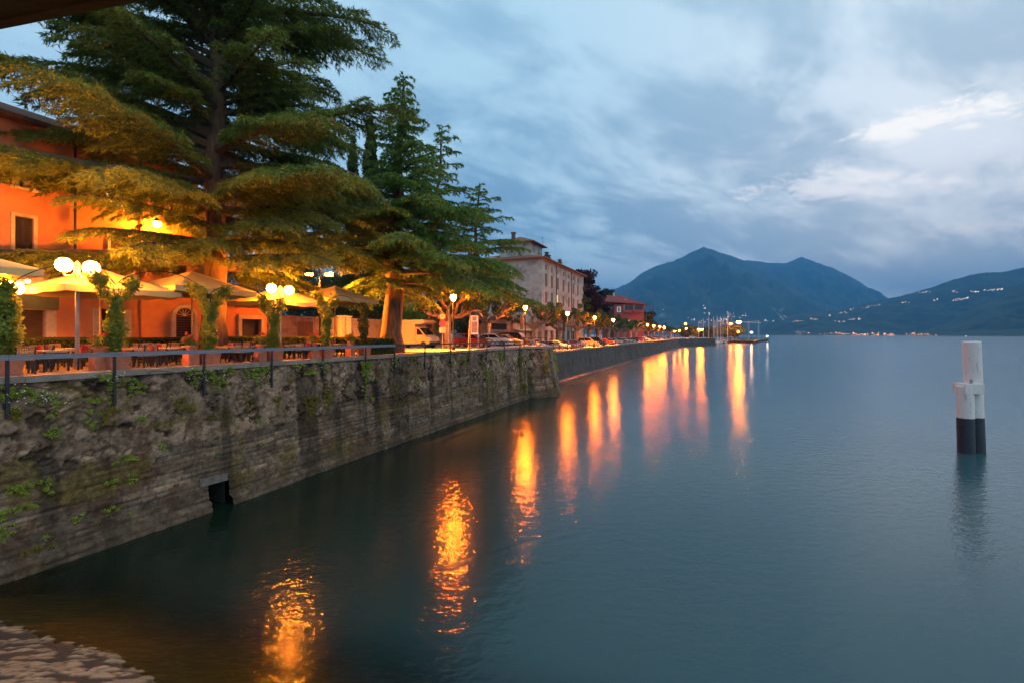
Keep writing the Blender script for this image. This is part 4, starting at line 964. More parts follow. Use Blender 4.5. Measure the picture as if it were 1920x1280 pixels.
def globe_lamp(px, t, ylamps, label, r=.26, tall=None):
    s = sx(px, t); z = gz(s); Y = depth(s, t); base = W(s, t, z); root = thing('globe_lamp', label, 'street lamp', base, 0, 'double globe lamps on the terrace')
    hs = [((gx - px) / F * Y, H + (HY - gy) / F * Y - z) for gx, gy in ylamps]; top = sum(h for _, h in hs) / len(hs)
    p = MB(); p.lathe([(.11, 0), (.11, .5), (.07, .56), (.06, top - .45), (.085, top - .42), (.085, top + .05), (.045, top + .18), (.001, top + .24)], 14); obj('pole', p, m_galv, root, smooth=False)
    for dx, h in hs:
        g = MB(); g.ball((dx, 0, h), r, 10); gl = obj('globe', g, LAMP_GLOBE, root, smooth=True)
        a = MB(); a.tube([(.05 if dx > 0 else -.05, 0, h - .12), (dx * .3, 0, h - r - .12), (dx * .75, 0, h - r - .16), (dx, 0, h - r - .10), (dx, 0, h - r + .01)], .03, 7); obj('arm', a, m_galv, root)
globe_lamp(145, 2.6, [(120, 497), (171, 503)], 'double globe lamp on a grey pole among the nearest tables', .265)
globe_lamp(526, 2.3, [(509, 541), (542, 545)], 'double globe lamp beside the sparse climber in the middle of the terrace', .25)
globe_lamp(22, 4.6, [(15, 536), (30, 541)], 'double globe lamp half hidden by blossoms at the near end of the terrace', .24)
def flood_mast():
    t = 8.5; s = sx(600, t); z = gz(s); Y = depth(s, t); root = thing('floodlight_mast', 'steel mast with twin orange floodlights glowing among the cedar boughs', 'lamp', W(s, t, z), 0)
    h = H + (HY - 514) / F * Y - z; p = MB(); p.tube([(0, 0, 0), (0, 0, h + .3)], [.09, .06], 10); p.bar((-.95, 0, h + .12), (.95, 0, h + .12), .06, .06); obj('mast', p, m_steel, root)
    for dx in (-.75, .75):
        b = MB(); b.box((dx, -.06, h - .06), (.7, .34, .26)); f = obj('floodlight', b, m_steel, root)
        g = MB(); g.box((dx, -.25, h - .08), (.5, .03, .13)); obj('lens', g, LAMP_FLOOD, f)
        sl_ = bpy.data.lights.new('beam', 'SPOT'); sl_.energy = 26000; sl_.color = (1, .26, .012); sl_.spot_size = R(95); sl_.spot_blend = .8; sl_.shadow_soft_size = .2
        so_ = bpy.data.objects.new('beam', sl_); col.objects.link(so_); so_.parent = root; so_.location = (dx, -.5, h - .1); so_.rotation_euler = Vector((-.33, -.87, .42) if dx > 0 else (-.8, .15, .6)).to_track_quat('Z', 'Y').to_euler()
flood_mast()

# ------------------------------------------------------------------ railings
def rail1():
    root = thing('railing', 'low railing with weathered grey board on black posts bolted to the near quay wall', 'railing', A, ROT)
    pos = [sx(p, -.2) for p in (-160, 14, 215, 383, 510, 606, 686, 740, 797, 845, 880, 913, 946, 975)]
    pos.sort(); y = -.19
    for i, s in enumerate(pos):
        z = gz(s); p = MB(); p.box((s, y, z - .30), (.085, .05, 1.86)); p.box((s, y + .05, z - .85), (.14, .06, .16)); obj('post', p, m_steel, root)
    for a, b in zip(pos[:-1], pos[1:]):
        big = a < sx(720, 0); h = .155 if big else .10
        bd = MB(); bd.bar((a + .004, y - .05, gz(a) + .60), (b - .004, y - .05, gz(b) + .60), .06, h); obj('board', bd, m_rail if big else m_steel, root)
rail1()
def rail2():
    root = thing('railing', 'long black metal railing along the promenade beside the parked cars', 'railing', A, ROT)
    k = [(44.2, .6), (47, -1.2), (49.6, .4), (51, 2.7), (62, 2.75), (120, 1.7), (200, -.1), (277, -2.0), (325, -21)]
    def zz(s): return (gz(s) if s > 51 else 5.85)
    pts = []
    for (s0, t0), (s1, t1) in zip(k[:-1], k[1:]):
        n = max(1, round(math.hypot(s1 - s0, t1 - t0) / 3.1)); pts += [(s0 + (s1 - s0) * i / n, t0 + (t1 - t0) * i / n) for i in range(n)]
    pts.append(k[-1])
    for s, t in pts[:99]:
        p = MB(); p.box((s, t, zz(s) + .5), (.07, .07, 1.0)); obj('post', p, m_steel, root)
    hb = MB()
    for (a, b) in zip(pts[:-1], pts[1:]):
        for f in (.5, .97): hb.bar((a[0], a[1], zz(a[0]) + f), (b[0], b[1], zz(b[0]) + f), .045, .045)
    obj('handrail', hb, m_steel, root)
rail2()
def cable():
    m_ = MB(); pts = []
    for i in range(60):
        px = -30 + i * 7.6; s = sx(px, -.3); pts.append(W(s, -.30, gz(s) - .33 - .10 * math.cos(i * .37) + (.16 if abs(px - 305) < 30 else 0)))
    m_.tube(pts, .014, 5); tag(obj('cable', m_, m_steel), 'thin black cable sagging along the top of the near quay wall', 'cable')
cable()
# ------------------------------------------------------------------ weeds on the near quay wall
def wall_pt(px, py):
    s = sx(px, -.22); z = zat(s, -.22, py); return s, z
WEEDS = [  # px, py, width m, height m, kind
 (12, 738, .9, .5, 'f'), (62, 742, .8, .4, 'f'), (106, 750, .7, .45, 'f'), (28, 775, .4, .2, 'm'), (104, 804, .5, .35, 'w'), (205, 706, .9, .25, 'f'), (214, 728, .5, .5, 'w'), (248, 722, .6, .5, 'w'),
 (262, 732, .5, .4, 'w'), (182, 757, .6, .45, 'w'), (210, 775, .6, .4, 'm'), (173, 792, .35, .3, 'w'), (270, 788, .5, .3, 'w'), (370, 702, .8, .5, 'f'), (402, 705, .9, .5, 'f'), (420, 718, .6, .5, 'w'),
 (338, 755, .6, .5, 'm'), (360, 770, .5, .4, 'm'), (395, 790, .6, .4, 'm'), (480, 702, 1.1, .7, 'f'), (500, 694, .7, .5, 'w'), (435, 692, .5, .25, 'w'), (578, 700, .8, .7, 'fern'), (612, 685, .8, .5, 'f'), (560, 688, .8, .4, 'f'),
 (583, 758, 1.0, .9, 'm'), (616, 745, .7, 1.0, 'm'), (522, 760, .6, .9, 'm'), (688, 700, .9, 1.7, 'h'), (697, 748, .5, .3, 'w'), (742, 677, 1.0, .6, 'f'), (776, 672, .8, .4, 'w'), (850, 682, .6, .6, 'f'), (872, 679, .6, .6, 'w'), (914, 700, .7, .7, 'w'), (940, 668, .9, 1.2, 'h'),
 (976, 690, .9, 3.0, 'mh'), (982, 735, .8, 2.4, 'mh'), (486, 790, .4, .25, 'w'), (230, 862, .7, .35, 'fern'), (205, 907, .3, .4, 'w'), (248, 895, .3, .35, 'w'), (90, 910, .35, .5, 'w'), (30, 916, .8, .2, 'w'),
 (45, 952, .4, .3, 'fern'), (6, 975, .6, .7, 'w'), (205, 958, .4, .4, 'w'), (240, 960, .3, .25, 'w'), (140, 970, .3, .2, 'w'), (85, 1000, .3, .2, 'w'), (405, 858, .4, .6, 'w'), (460, 888, .7, .25, 'm'), (300, 838, .3, .3, 'w'), (488, 836, .3, .25, 'w'), (62, 1035, .9, .4, 'm')]
wprot = {}
def weed(px, py, w, h, kind, i):
    s, z = wall_pt(px, py); r = np.random.RandomState(200 + i)
    yoff = .32 * (z / 6.0 - 1) * .9 - .04
    labs = {'f': 'leafy weed clump dotted with small white flowers on the quay wall', 'm': 'brownish moss cushion clinging to the quay wall', 'w': 'small green weed tuft rooted in a crack of the quay wall', 'fern': 'bright green fern fanning out from the quay wall', 'h': 'hanging green creeper trailing down the quay wall', 'mh': 'long olive moss curtain hanging at the end of the near quay wall'}
    nm = {'f': 'flowering_weed', 'm': 'moss_cushion', 'w': 'weed_tuft', 'fern': 'fern', 'h': 'creeper', 'mh': 'moss_curtain'}[kind]
    root = thing(nm, labs[kind], 'weed', W(s, yoff, z), ROT, labs[kind].split(' on ')[0].split(' from ')[0] + 's')
    if kind == 'fern':
        V = []
        for q in range(16):
            a = r.uniform(.25, 2.9); l = w * r.uniform(.5, .8); d = np.array([math.cos(a), -.45, math.sin(a) * .7]); n = 14
            for j in range(n):
                f = j / n; c = d * l * f + np.array([0, -.08 * f, -.35 * l * f * f]); lw = .10 * (1 - f) + .02; sd_ = unit(np.array([-d[2], 0, d[0]]))
                for sg in (-1, 1): V.append([c, c + d * .05, c + sd_ * sg * lw + d * .03])
        tri_mesh('fronds', np.array(V), m_weed, root)
        return
    n = max(5, int(11 * w * max(h, .4) / .25)); f = r.rand(n) ** 1.5; tl = np.sign(r.rand(n) - .5) * r.rand(n) ** 1.4 * .5
    C = np.stack([tl * w * 1.15 * (1 - .5 * f), -.05 - .08 * r.rand(n) * (1 - f), h * (.42 - f * (1.1 + .5 * np.sin(tl * 19 + i)))], 1)
    sz = .065 if kind != 'm' else .085
    S = np.stack([np.full(n, sz * 1.3), np.full(n, .07 if kind != 'm' else .03), np.full(n, sz)], 1)
    mat = {'m': m_moss, 'mh': m_moss}.get(kind, m_weed)
    tri_mesh('foliage', leaves(C, S, int(n * (80 if kind[0] == 'm' else 64)), .027 if kind != 'h' else .034, 300 + i), mat, root, k=4)
    if kind == 'f':
        k = int(26 * w); c = np.stack([(r.rand(k) - .5) * w * 1.1, -.14 - .08 * r.rand(k), (r.rand(k) - .45) * h * 1.1], 1)
        tri_mesh('blossoms', leaves(c, np.full((k, 3), .012), k * 4, .024, 400 + i), m_petalw, root, k=4)
for i, a in enumerate(WEEDS): weed(*a, i)
def creeper_bastion():
    r = np.random.RandomState(9); root = thing('creeper', 'bright green creeper hanging down the corner of the stone bastion', 'creeper', W(48.7, -1.5, 4.4), ROT)
    n = 40; z = r.rand(n); C = np.stack([(r.rand(n) - .5) * (.9 - .4 * z) + .3 * z, -.15 - .3 * z + r.rand(n) * .3, 1.3 - 3.0 * z], 1); tri_mesh('foliage', leaves(C, np.full((n, 3), .22), 1500, .07, 10), m_weed, root, k=4)
    root = thing('moss_patch', 'olive moss patch on the face of the stone bastion', 'moss', W(44.6, -1.5, 3.9), ROT)
    C = np.stack([(r.rand(n) - .5) * 1.6, -.2 - r.rand(n) * .5, (r.rand(n) - .5) * 2.4], 1); tri_mesh('foliage', leaves(C, np.full((n, 3), .2), 1300, .06, 12), m_moss, root, k=4)
creeper_bastion()

# ------------------------------------------------------------------ promenade lamps
def street_lamp(px, py, t, label, glow=LAMP_STREET, r=.2, s=None):
    s = sx(px, t) if s is None else s; z = gz(s); h = zat(s, t, py) - z
    root = thing('street_lamp', label, 'street lamp', W(s, t, z), ROT, 'lantern street lamps along the promenade')
    p = MB(); p.lathe([(.16, 0), (.16, .35), (.10, .5), (.075, .9), (.06, h - r * 1.9), (.10, h - r * 1.7), (.11, h - r * 1.25)], 12); obj('post', p, m_steel, root)
    g = MB(); g.lathe([(r * .45, h - r * 1.2), (r * .95, h - r * .2), (r, h + r * .25), (r * .8, h + r * .8), (r * .55, h + r)], 14); obj('lantern', g, glow, root)
    if glow in (LAMP_STREET, LAMP_FAR):                       # spot added beside the lantern to brighten the street below it
        sl_ = bpy.data.lights.new('beam', 'SPOT'); sl_.energy = 26000; sl_.color = (1, .20, .009); sl_.spot_size = R(104); sl_.spot_blend = 1.0; sl_.shadow_soft_size = .12
        so_ = bpy.data.objects.new('beam', sl_); col.objects.link(so_); so_.parent = root; so_.location = (0, .30, h - r * .9)
    c = MB(); c.lathe([(r * 1.05, h + r * .82), (r * .6, h + r * 1.25), (r * .15, h + r * 1.5), (.001, h + r * 1.8)], 14); obj('cap', c, m_steel, root)
LAMPS = [(850, 558, .9), (985, 577, 3.2), (1064, 588, 3.0), (1115, 596, 3.0), (1150, 600, 2.8), (1214, 609, 1.6), (1226, 611, 1.4), (1237, 612.5, 1.2), (1245.5, 614, 1.0)]
for i, (px, py, t) in enumerate(LAMPS):
    street_lamp(px, py, t, f'glowing lantern street lamp on a dark post, {ordn[i]} along the promenade from the camper van', r=.25 + .012 * i, glow=LAMP_STREET if i < 2 else LAMP_FAR)
street_lamp(1030, 568, 13.5, 'dim small lantern among plane branches in front of the old plastered building', E('dim_glow', SOD, 40), .14)
street_lamp(1177, 605, 11, 'dim lantern deep among the plane trees by the red roofed house', E('dim_glow', SOD, 60), .16)

# ------------------------------------------------------------------ pollarded plane trees
def plane_proto(name, seed, label):
    r = np.random.RandomState(seed); root = thing(name, label, 'tree', (0, 0, 0), 0, 'pollarded plane trees along the promenade')
    tb = MB(); h = 2.7; tb.tube([(0, 0, 0), (.05, 0, .3), (.06, .03, h * .6), (0, 0, h)], [.50, .40, .36, .42], 12)
    C = []; nl = 8
    for k in range(nl):
        a = k * 2 * math.pi / nl + r.uniform(-.3, .3); L_ = r.uniform(2.2, 3.9); up = r.uniform(.7, 2.6)
        pts = [np.array([0, 0, h - .15])]; d = np.array([math.cos(a), math.sin(a), .55 + up * .14])
        for j in range(1, 6):
            f = j / 5; pts.append(np.array([math.cos(a + .25 * math.sin(j * 1.3 + k)) * L_ * f, math.sin(a + .25 * math.sin(j * 1.3 + k)) * L_ * f, h + up * f ** .8 + .12 * math.sin(j * 2 + k)]))
        tb.tube(pts, [.24, .20, .16, .13, .10, .15], 7)
        C.append(pts[-1] + [0, 0, .2])
        for q in range(3):
            j = r.randint(2, 5); b = pts[j]; e = b + np.array([math.cos(a + r.uniform(-1.2, 1.2)), math.sin(a + r.uniform(-1.2, 1.2)), r.uniform(.5, 1.4)]) * r.uniform(.8, 1.5)
            tb.tube([b, (b + e) / 2 + [0, 0, .1], e], [.09, .07, .10], 5); C.append(e + [0, 0, .15])
    C = np.array(C); r2 = r.uniform(.32, .62, (len(C), 1)); S = r2 * np.array([1, 1, .95])
    obj('trunk', tb, m_planebark, root, smooth=True); tri_mesh('crown', leaves(C, S, 5200, .13, seed + 1), m_plane, root, k=4)
    return root
pp = [plane_proto('plane_tree', 5, 'x'), plane_proto('plane_tree', 17, 'x')]
PLN = [(838, 5.5, 1.0), (914, 8.0, 1.15), (1003, 8.0, 1.35), (1050, 8.4, 1.25), (1082, 8, 1.3), (1104, 8, 1.3), (1124, 8, 1.25), (1141, 8, 1.3), (1157, 8, 1.25), (1170, 8, 1.25), (1182, 8, 1.3), (1193, 8, 1.2), (1204, 7.5, 1.25), (1215, 7, 1.2), (1226, 7, 1.2), (1237, 6.5, 1.2), (1248, 6, 1.2), (1258, 5.5, 1.15), (1268, 5, 1.1), (1280, 3, 1.0), (1294, -1, 1.0)]
plab = ['knotted pollarded plane tree beside the no parking sign', 'thick forked plane tree lit orange beside the information panel', 'spreading plane tree reaching over the cars before the old plastered building']
for i, (px, t, k) in enumerate(PLN):
    s = sx(px, t); loc = W(s, t, gz(s)); l = plab[i] if i < 3 else f'pollarded plane tree behind the cars, {["fourth","fifth","sixth","seventh","eighth","ninth","tenth","eleventh","twelfth","thirteenth","fourteenth","fifteenth","sixteenth","seventeenth","eighteenth","nineteenth","twentieth","last"][i-3]} of the row from the camper van'
    src = pp[i % 2]
    if i < 2: src.location = loc; src.rotation_euler.z = i * 1.1; src.scale = (k,) * 3; src['label'] = l
    else: dup(src, loc, i * 1.37, l, k)

# ------------------------------------------------------------------ cars
def car_proto(name, label, L_, Wd, Ht, kind):
    root = thing(name, label, 'car', (0, 0, 0), 0, 'cars parked along the promenade')
    hw = Wd / 2; gc = .22; bz = .62 if kind != 'van' else .85; hood = .92 if kind != 'van' else 1.1
    x0, x1 = -L_ / 2, L_ / 2
    def wid(z): return hw * (1 - .02 * max(0, (.5 - z) / .3) - .05 * max(0, (z - .75) / .25) ** 2) if z < 1.0 else hw * .95
    body = MB()
    if kind == 'hatch': top = [(x0 + .03, .95), (x0 + .30, Ht - .12), (x0 + .75, Ht), (x0 + 2.0, Ht), (x0 + 2.95, hood + .04), (x1 - .25, hood - .17), (x1, .62)]
    elif kind == 'wagon': top = [(x0 + .02, .98), (x0 + .42, Ht - .10), (x0 + .8, Ht), (x0 + 2.5, Ht), (x0 + 3.35, hood + .03), (x1 - .28, hood - .15), (x1, .62)]
    else: top = [(x0, 1.0), (x0 + .08, Ht - .12), (x0 + .3, Ht), (x1 - 1.75, Ht), (x1 - .95, hood + .08), (x1 - .12, hood - .2), (x1, .62)]
    bot = [(x1, .34), (x1 - .1, gc), (x0 + .1, gc), (x0, .38)]
    poly = top[0:1] + [(x0 + .05, .99)] if False else None
    # lower shell
    belt = [(x0 + .02, .96), (top[-3][0], hood + .02), (top[-2][0], top[-2][1]), top[-1]]
    lower = [(x0, .62)] + belt + bot
    body.prism(lower, wid)
    # cabin narrower at the roof
    cab = [top[0]] + top[1:4] + [top[4]]
    zb = hood - .02
    cabp = [(cab[0][0] + .03, zb)] + [c for c in cab[1:4]] + [(cab[4][0] + .02, zb)]
    def wc(z): return hw * (.945 - .20 * max(0, (z - zb)) / (Ht - zb))
    body.prism(cabp, wc)
    for xx in (x1 - .02, x0 + .02): body.box((xx, 0, .44), (.16, Wd * .93, .2))
    obj('body', body, m_car, root)
    def gl(name, pts):                            # pane a little proud of the cabin
        g = MB(); g.add(pts, [tuple(range(len(pts)))]); obj(name, g, m_carglass, root)
    a, b = cabp[3], cabp[4]; f0, f1 = .06, .93
    def lerp(p, q, f): return (p[0] + (q[0] - p[0]) * f, p[1] + (q[1] - p[1]) * f)
    p, q = lerp(a, b, f0), lerp(a, b, f1); o = .012
    gl('windscreen', [(p[0] + o, -wc(p[1]) * .93, p[1] + o), (q[0] + o, -wc(q[1]) * .95, q[1] + o), (q[0] + o, wc(q[1]) * .95, q[1] + o), (p[0] + o, wc(p[1]) * .93, p[1] + o)])
    a, b = cabp[1], cabp[0]; p, q = lerp(a, b, .08), lerp(a, b, .75)
    gl('rear_window', [(p[0] - o, -wc(p[1]) * .9, p[1] + o), (p[0] - o, wc(p[1]) * .9, p[1] + o), (q[0] - o, wc(q[1]) * .92, q[1] + o), (q[0] - o, -wc(q[1]) * .92, q[1] + o)])
    zt = Ht - .11; zl = zb + .08
    def xat(z, i, j):
        a, b = cabp[i], cabp[j]; return a[0] + (b[0] - a[0]) * (z - a[1]) / (b[1] - a[1] + 1e-9)
    xr0, xr1 = xat(min(zt, cabp[1][1]), 1, 0), xat(zl, 1, 0); xf0, xf1 = xat(zt, 3, 4), xat(zl, 3, 4)
    nm = 2 if kind != 'van' else 2; cuts = [0, .46, .97]
    for sg in (-1, 1):
        for c0, c1 in zip(cuts[:-1], cuts[1:]):
            lo0, lo1 = xr1 + .1 + (xf1 - xr1 - .18) * c0 + .03, xr1 + .1 + (xf1 - xr1 - .18) * c1 - .03; hi0, hi1 = xr0 + .08 + (xf0 - xr0 - .14) * c0 + .03, xr0 + .08 + (xf0 - xr0 - .14) * c1 - .03
            gl('side_window', [(lo0, sg * (wc(zl) + o), zl), (lo1, sg * (wc(zl) + o), zl), (hi1, sg * (wc(zt) + o), zt), (hi0, sg * (wc(zt) + o), zt)])
    for x in (x0 + .75, x1 - .82):
        for sg in (-1, 1):
            w = MB(); V = []; n = 16
            for y, r_ in ((-.1, .29), (-.1, .30), (.1, .30), (.1, .29)):
                V += [(x + r_ * math.cos(2 * math.pi * k / n), sg * (hw - .09) + y, .31 + r_ * math.sin(2 * math.pi * k / n)) for k in range(n)]
            w.add(V, [(i * n + k, i * n + (k + 1) % n, (i + 1) * n + (k + 1) % n, (i + 1) * n + k) for i in range(3) for k in range(n)] + [tuple(range(n)), tuple(range(3 * n, 4 * n))])
            wh = obj('wheel', w, m_tyre, root)
            hb = MB(); hb.add([(x + .19 * math.cos(2 * math.pi * k / n), sg * (hw + .016), .31 + .19 * math.sin(2 * math.pi * k / n)) for k in range(n)], [tuple(range(n))]); obj('rim', hb, m_hub, wh)
    for sg in (-1, 1):
        h = MB(); h.box((x1 - .10, sg * hw * .72, .69), (.22, .34, .15), Matrix.Rotation(sg * -.25, 3, 'Z')); obj('headlight', h, m_lens, root)
        h = MB(); h.box((x0 + .045, sg * hw * .84, .82), (.12, .18, .26)); obj('tail_light', h, m_tail, root)
        h = MB(); h.box((cabp[4][0] - .25, sg * (hw + .07), zb + .06), (.12, .16, .11)); obj('mirror', h, m_steel, root)
    pt = MB(); pt.box((x1 + .065, 0, .45), (.02, .5, .11)); obj('number_plate', pt, m_white, root)
    return root
CARP = {'hatch': car_proto('parked_car', 'x', 3.9, 1.68, 1.46, 'hatch'), 'wagon': car_proto('parked_car', 'x', 4.5, 1.76, 1.48, 'wagon'), 'van': car_proto('parked_car', 'x', 4.6, 1.85, 1.92, 'van')}
cused = set()
def put_car(kind, s, t, rz, colr, label):
    src = CARP[kind]; loc = W(s, t, gz(s) + .004)
    if kind not in cused: o = src; o.location = loc; o.rotation_euler = (0, 0, rz); o['label'] = label; cused.add(kind)
    else: o = dup(src, loc, rz, label)
    for c in o.children:
        if c.name.startswith('body'): c.color = (*colr, 1)
    return o
LK = ROT - math.pi / 2                             # nose to the lake
cn = {'dark red': (.16, .02, .02), 'white': (.62, .62, .60), 'pale yellow': (.55, .42, .16), 'black': (.012, .012, .014), 'silver': (.34, .35, .36), 'dark blue': (.02, .035, .09), 'grey': (.12, .125, .13), 'red': (.32, .03, .03), 'brown': (.10, .05, .025), 'orange': (.45, .18, .04)}
CARS = [('wagon', 888, 4.2, 'dark red', 'estate car behind the information panel, nearest the camper van'), ('hatch', 930, 4.2, 'white', 'hatchback with gleaming bonnet beside the dark red estate car'), ('hatch', 950, 4.4, 'pale yellow', 'hatchback squeezed beside the gleaming white hatchback'),
        ('van', 968, 4.4, 'black', 'people carrier beside the pale yellow hatchback'), ('wagon', 986, 4.6, 'grey', 'estate car just past the black people carrier'), ('hatch', 1003, 4.8, 'white', 'hatchback in front of the spreading plane tree'), ('hatch', 1022, 5.2, 'dark blue', 'hatchback beside the tall lantern in front of the old building'),
        ('wagon', 1036, 5.4, 'silver', 'estate car before the arches of the old building'), ('hatch', 1048, 5.4, 'white', 'hatchback before the third street lamp'), ('wagon', 1060, 5.4, 'grey', 'estate car right behind the third street lamp'), ('hatch', 1071, 5.6, 'red', 'hatchback between the third street lamp and the yellow van'), ('hatch', 1081, 5.6, 'silver', 'hatchback next to the yellow van'),
        ('van', 1103, 5.6, 'pale yellow', 'tall van with bright bonnet, in the middle of the car row'), ('van', 1119, 5.2, 'brown', 'tall van beside the pale yellow van'), ('wagon', 1134, 5.4, 'dark red', 'estate car beside the brown van'), ('hatch', 1145, 5.4, 'silver', 'hatchback by the fifth street lamp'), ('hatch', 1154, 5.4, 'white', 'hatchback just beyond the fifth street lamp')]
for i, (k, px, t, c_, l) in enumerate(CARS):
    put_car(k, sx(px, t), t, LK + rnd.uniform(-.05, .05), cn[c_], f'{c_} {l}')
px = 1163; i = 0; cl = ['grey', 'white', 'silver', 'black', 'red', 'silver', 'white', 'dark blue', 'white', 'grey', 'silver', 'white', 'red']
for px in (1163, 1171, 1179, 1187, 1195, 1203, 1210, 1217, 1224, 1231, 1240, 1250):
    put_car(['hatch', 'wagon', 'hatch'][i % 3], sx(px, 5), 5, LK + rnd.uniform(-.05, .05), cn[cl[i]], f'{cl[i]} distant parked car, {ordn[i]} in the row below the red roofed house'); i += 1
put_car('hatch', 284, 4, ROT + .1, cn['grey'], 'grey car parked alone near the end of the promenade'); put_car('wagon', 300, -9, ROT - 1.1, cn['white'], 'white car standing at the outer corner of the promenade')
def camper():
    t = 8.8; s = sx(776, t); root = thing('camper_van', 'cream camper van with overhead cab box parked behind the cedar trunk', 'camper van', W(s, t, gz(s) + .004), LK)
    mcr = M('cream_body', (.44, .36, .20), .4, .06, 2); Wd = 1.95; hw = Wd / 2
    b = MB(); b.box((-.75, 0, 1.45), (3.1, Wd, 2.1)); obj('living_box', b, mcr, root)
    c = MB(); c.prism([(.82, .42), (.82, 2.05), (1.15, 2.05), (1.95, 1.25), (2.45, 1.02), (2.55, .5), (2.5, .42)], lambda z: hw * (.93 - .06 * max(0, z - 1))); obj('cab', c, mcr, root)
    o = MB(); o.prism([(-2.32, 2.52), (-2.32, 2.82), (1.75, 2.82), (1.98, 2.60), (1.75, 2.40), (.8, 2.36), (.8, 2.52)], lambda z: hw + .04); obj('overcab', o, mcr, root)
    g = MB(); g.add([(1.24, -.8, 1.99), (1.92, -.84, 1.31), (1.92, .84, 1.31), (1.24, .8, 1.99)], [(0, 1, 2, 3)]); obj('windscreen', g, m_carglass, root)
    for sg in (-1, 1):
        g = MB(); y = sg * (hw * .9 + .012); g.add([(.95, y, 1.3), (1.75, y, 1.3), (1.2, sg * (hw * .88 + .01), 1.9), (.95, sg * (hw * .88 + .01), 1.9)], [(0, 1, 2, 3)]); obj('side_window', g, m_carglass, root)
        h = MB(); h.box((2.47, sg * .72, .86), (.12, .3, .2)); obj('headlight', h, m_lens, root)
        for x in (-1.3, 1.75):
            w = MB(); n = 16; V = []
            for y in (-.1, .1): V += [(x + .33 * math.cos(2 * math.pi * k / n), sg * (hw - .14) + y, .33 + .33 * math.sin(2 * math.pi * k / n)) for k in range(n)]
            w.add(V, [(k, (k + 1) % n, n + (k + 1) % n, n + k) for k in range(n)] + [tuple(range(n)), tuple(range(n, 2 * n))]); obj('wheel', w, m_tyre, root)
    bp = MB(); bp.box((2.56, 0, .52), (.14, Wd * .93, .2)); obj('bumper', bp, m_steel, root)
camper()

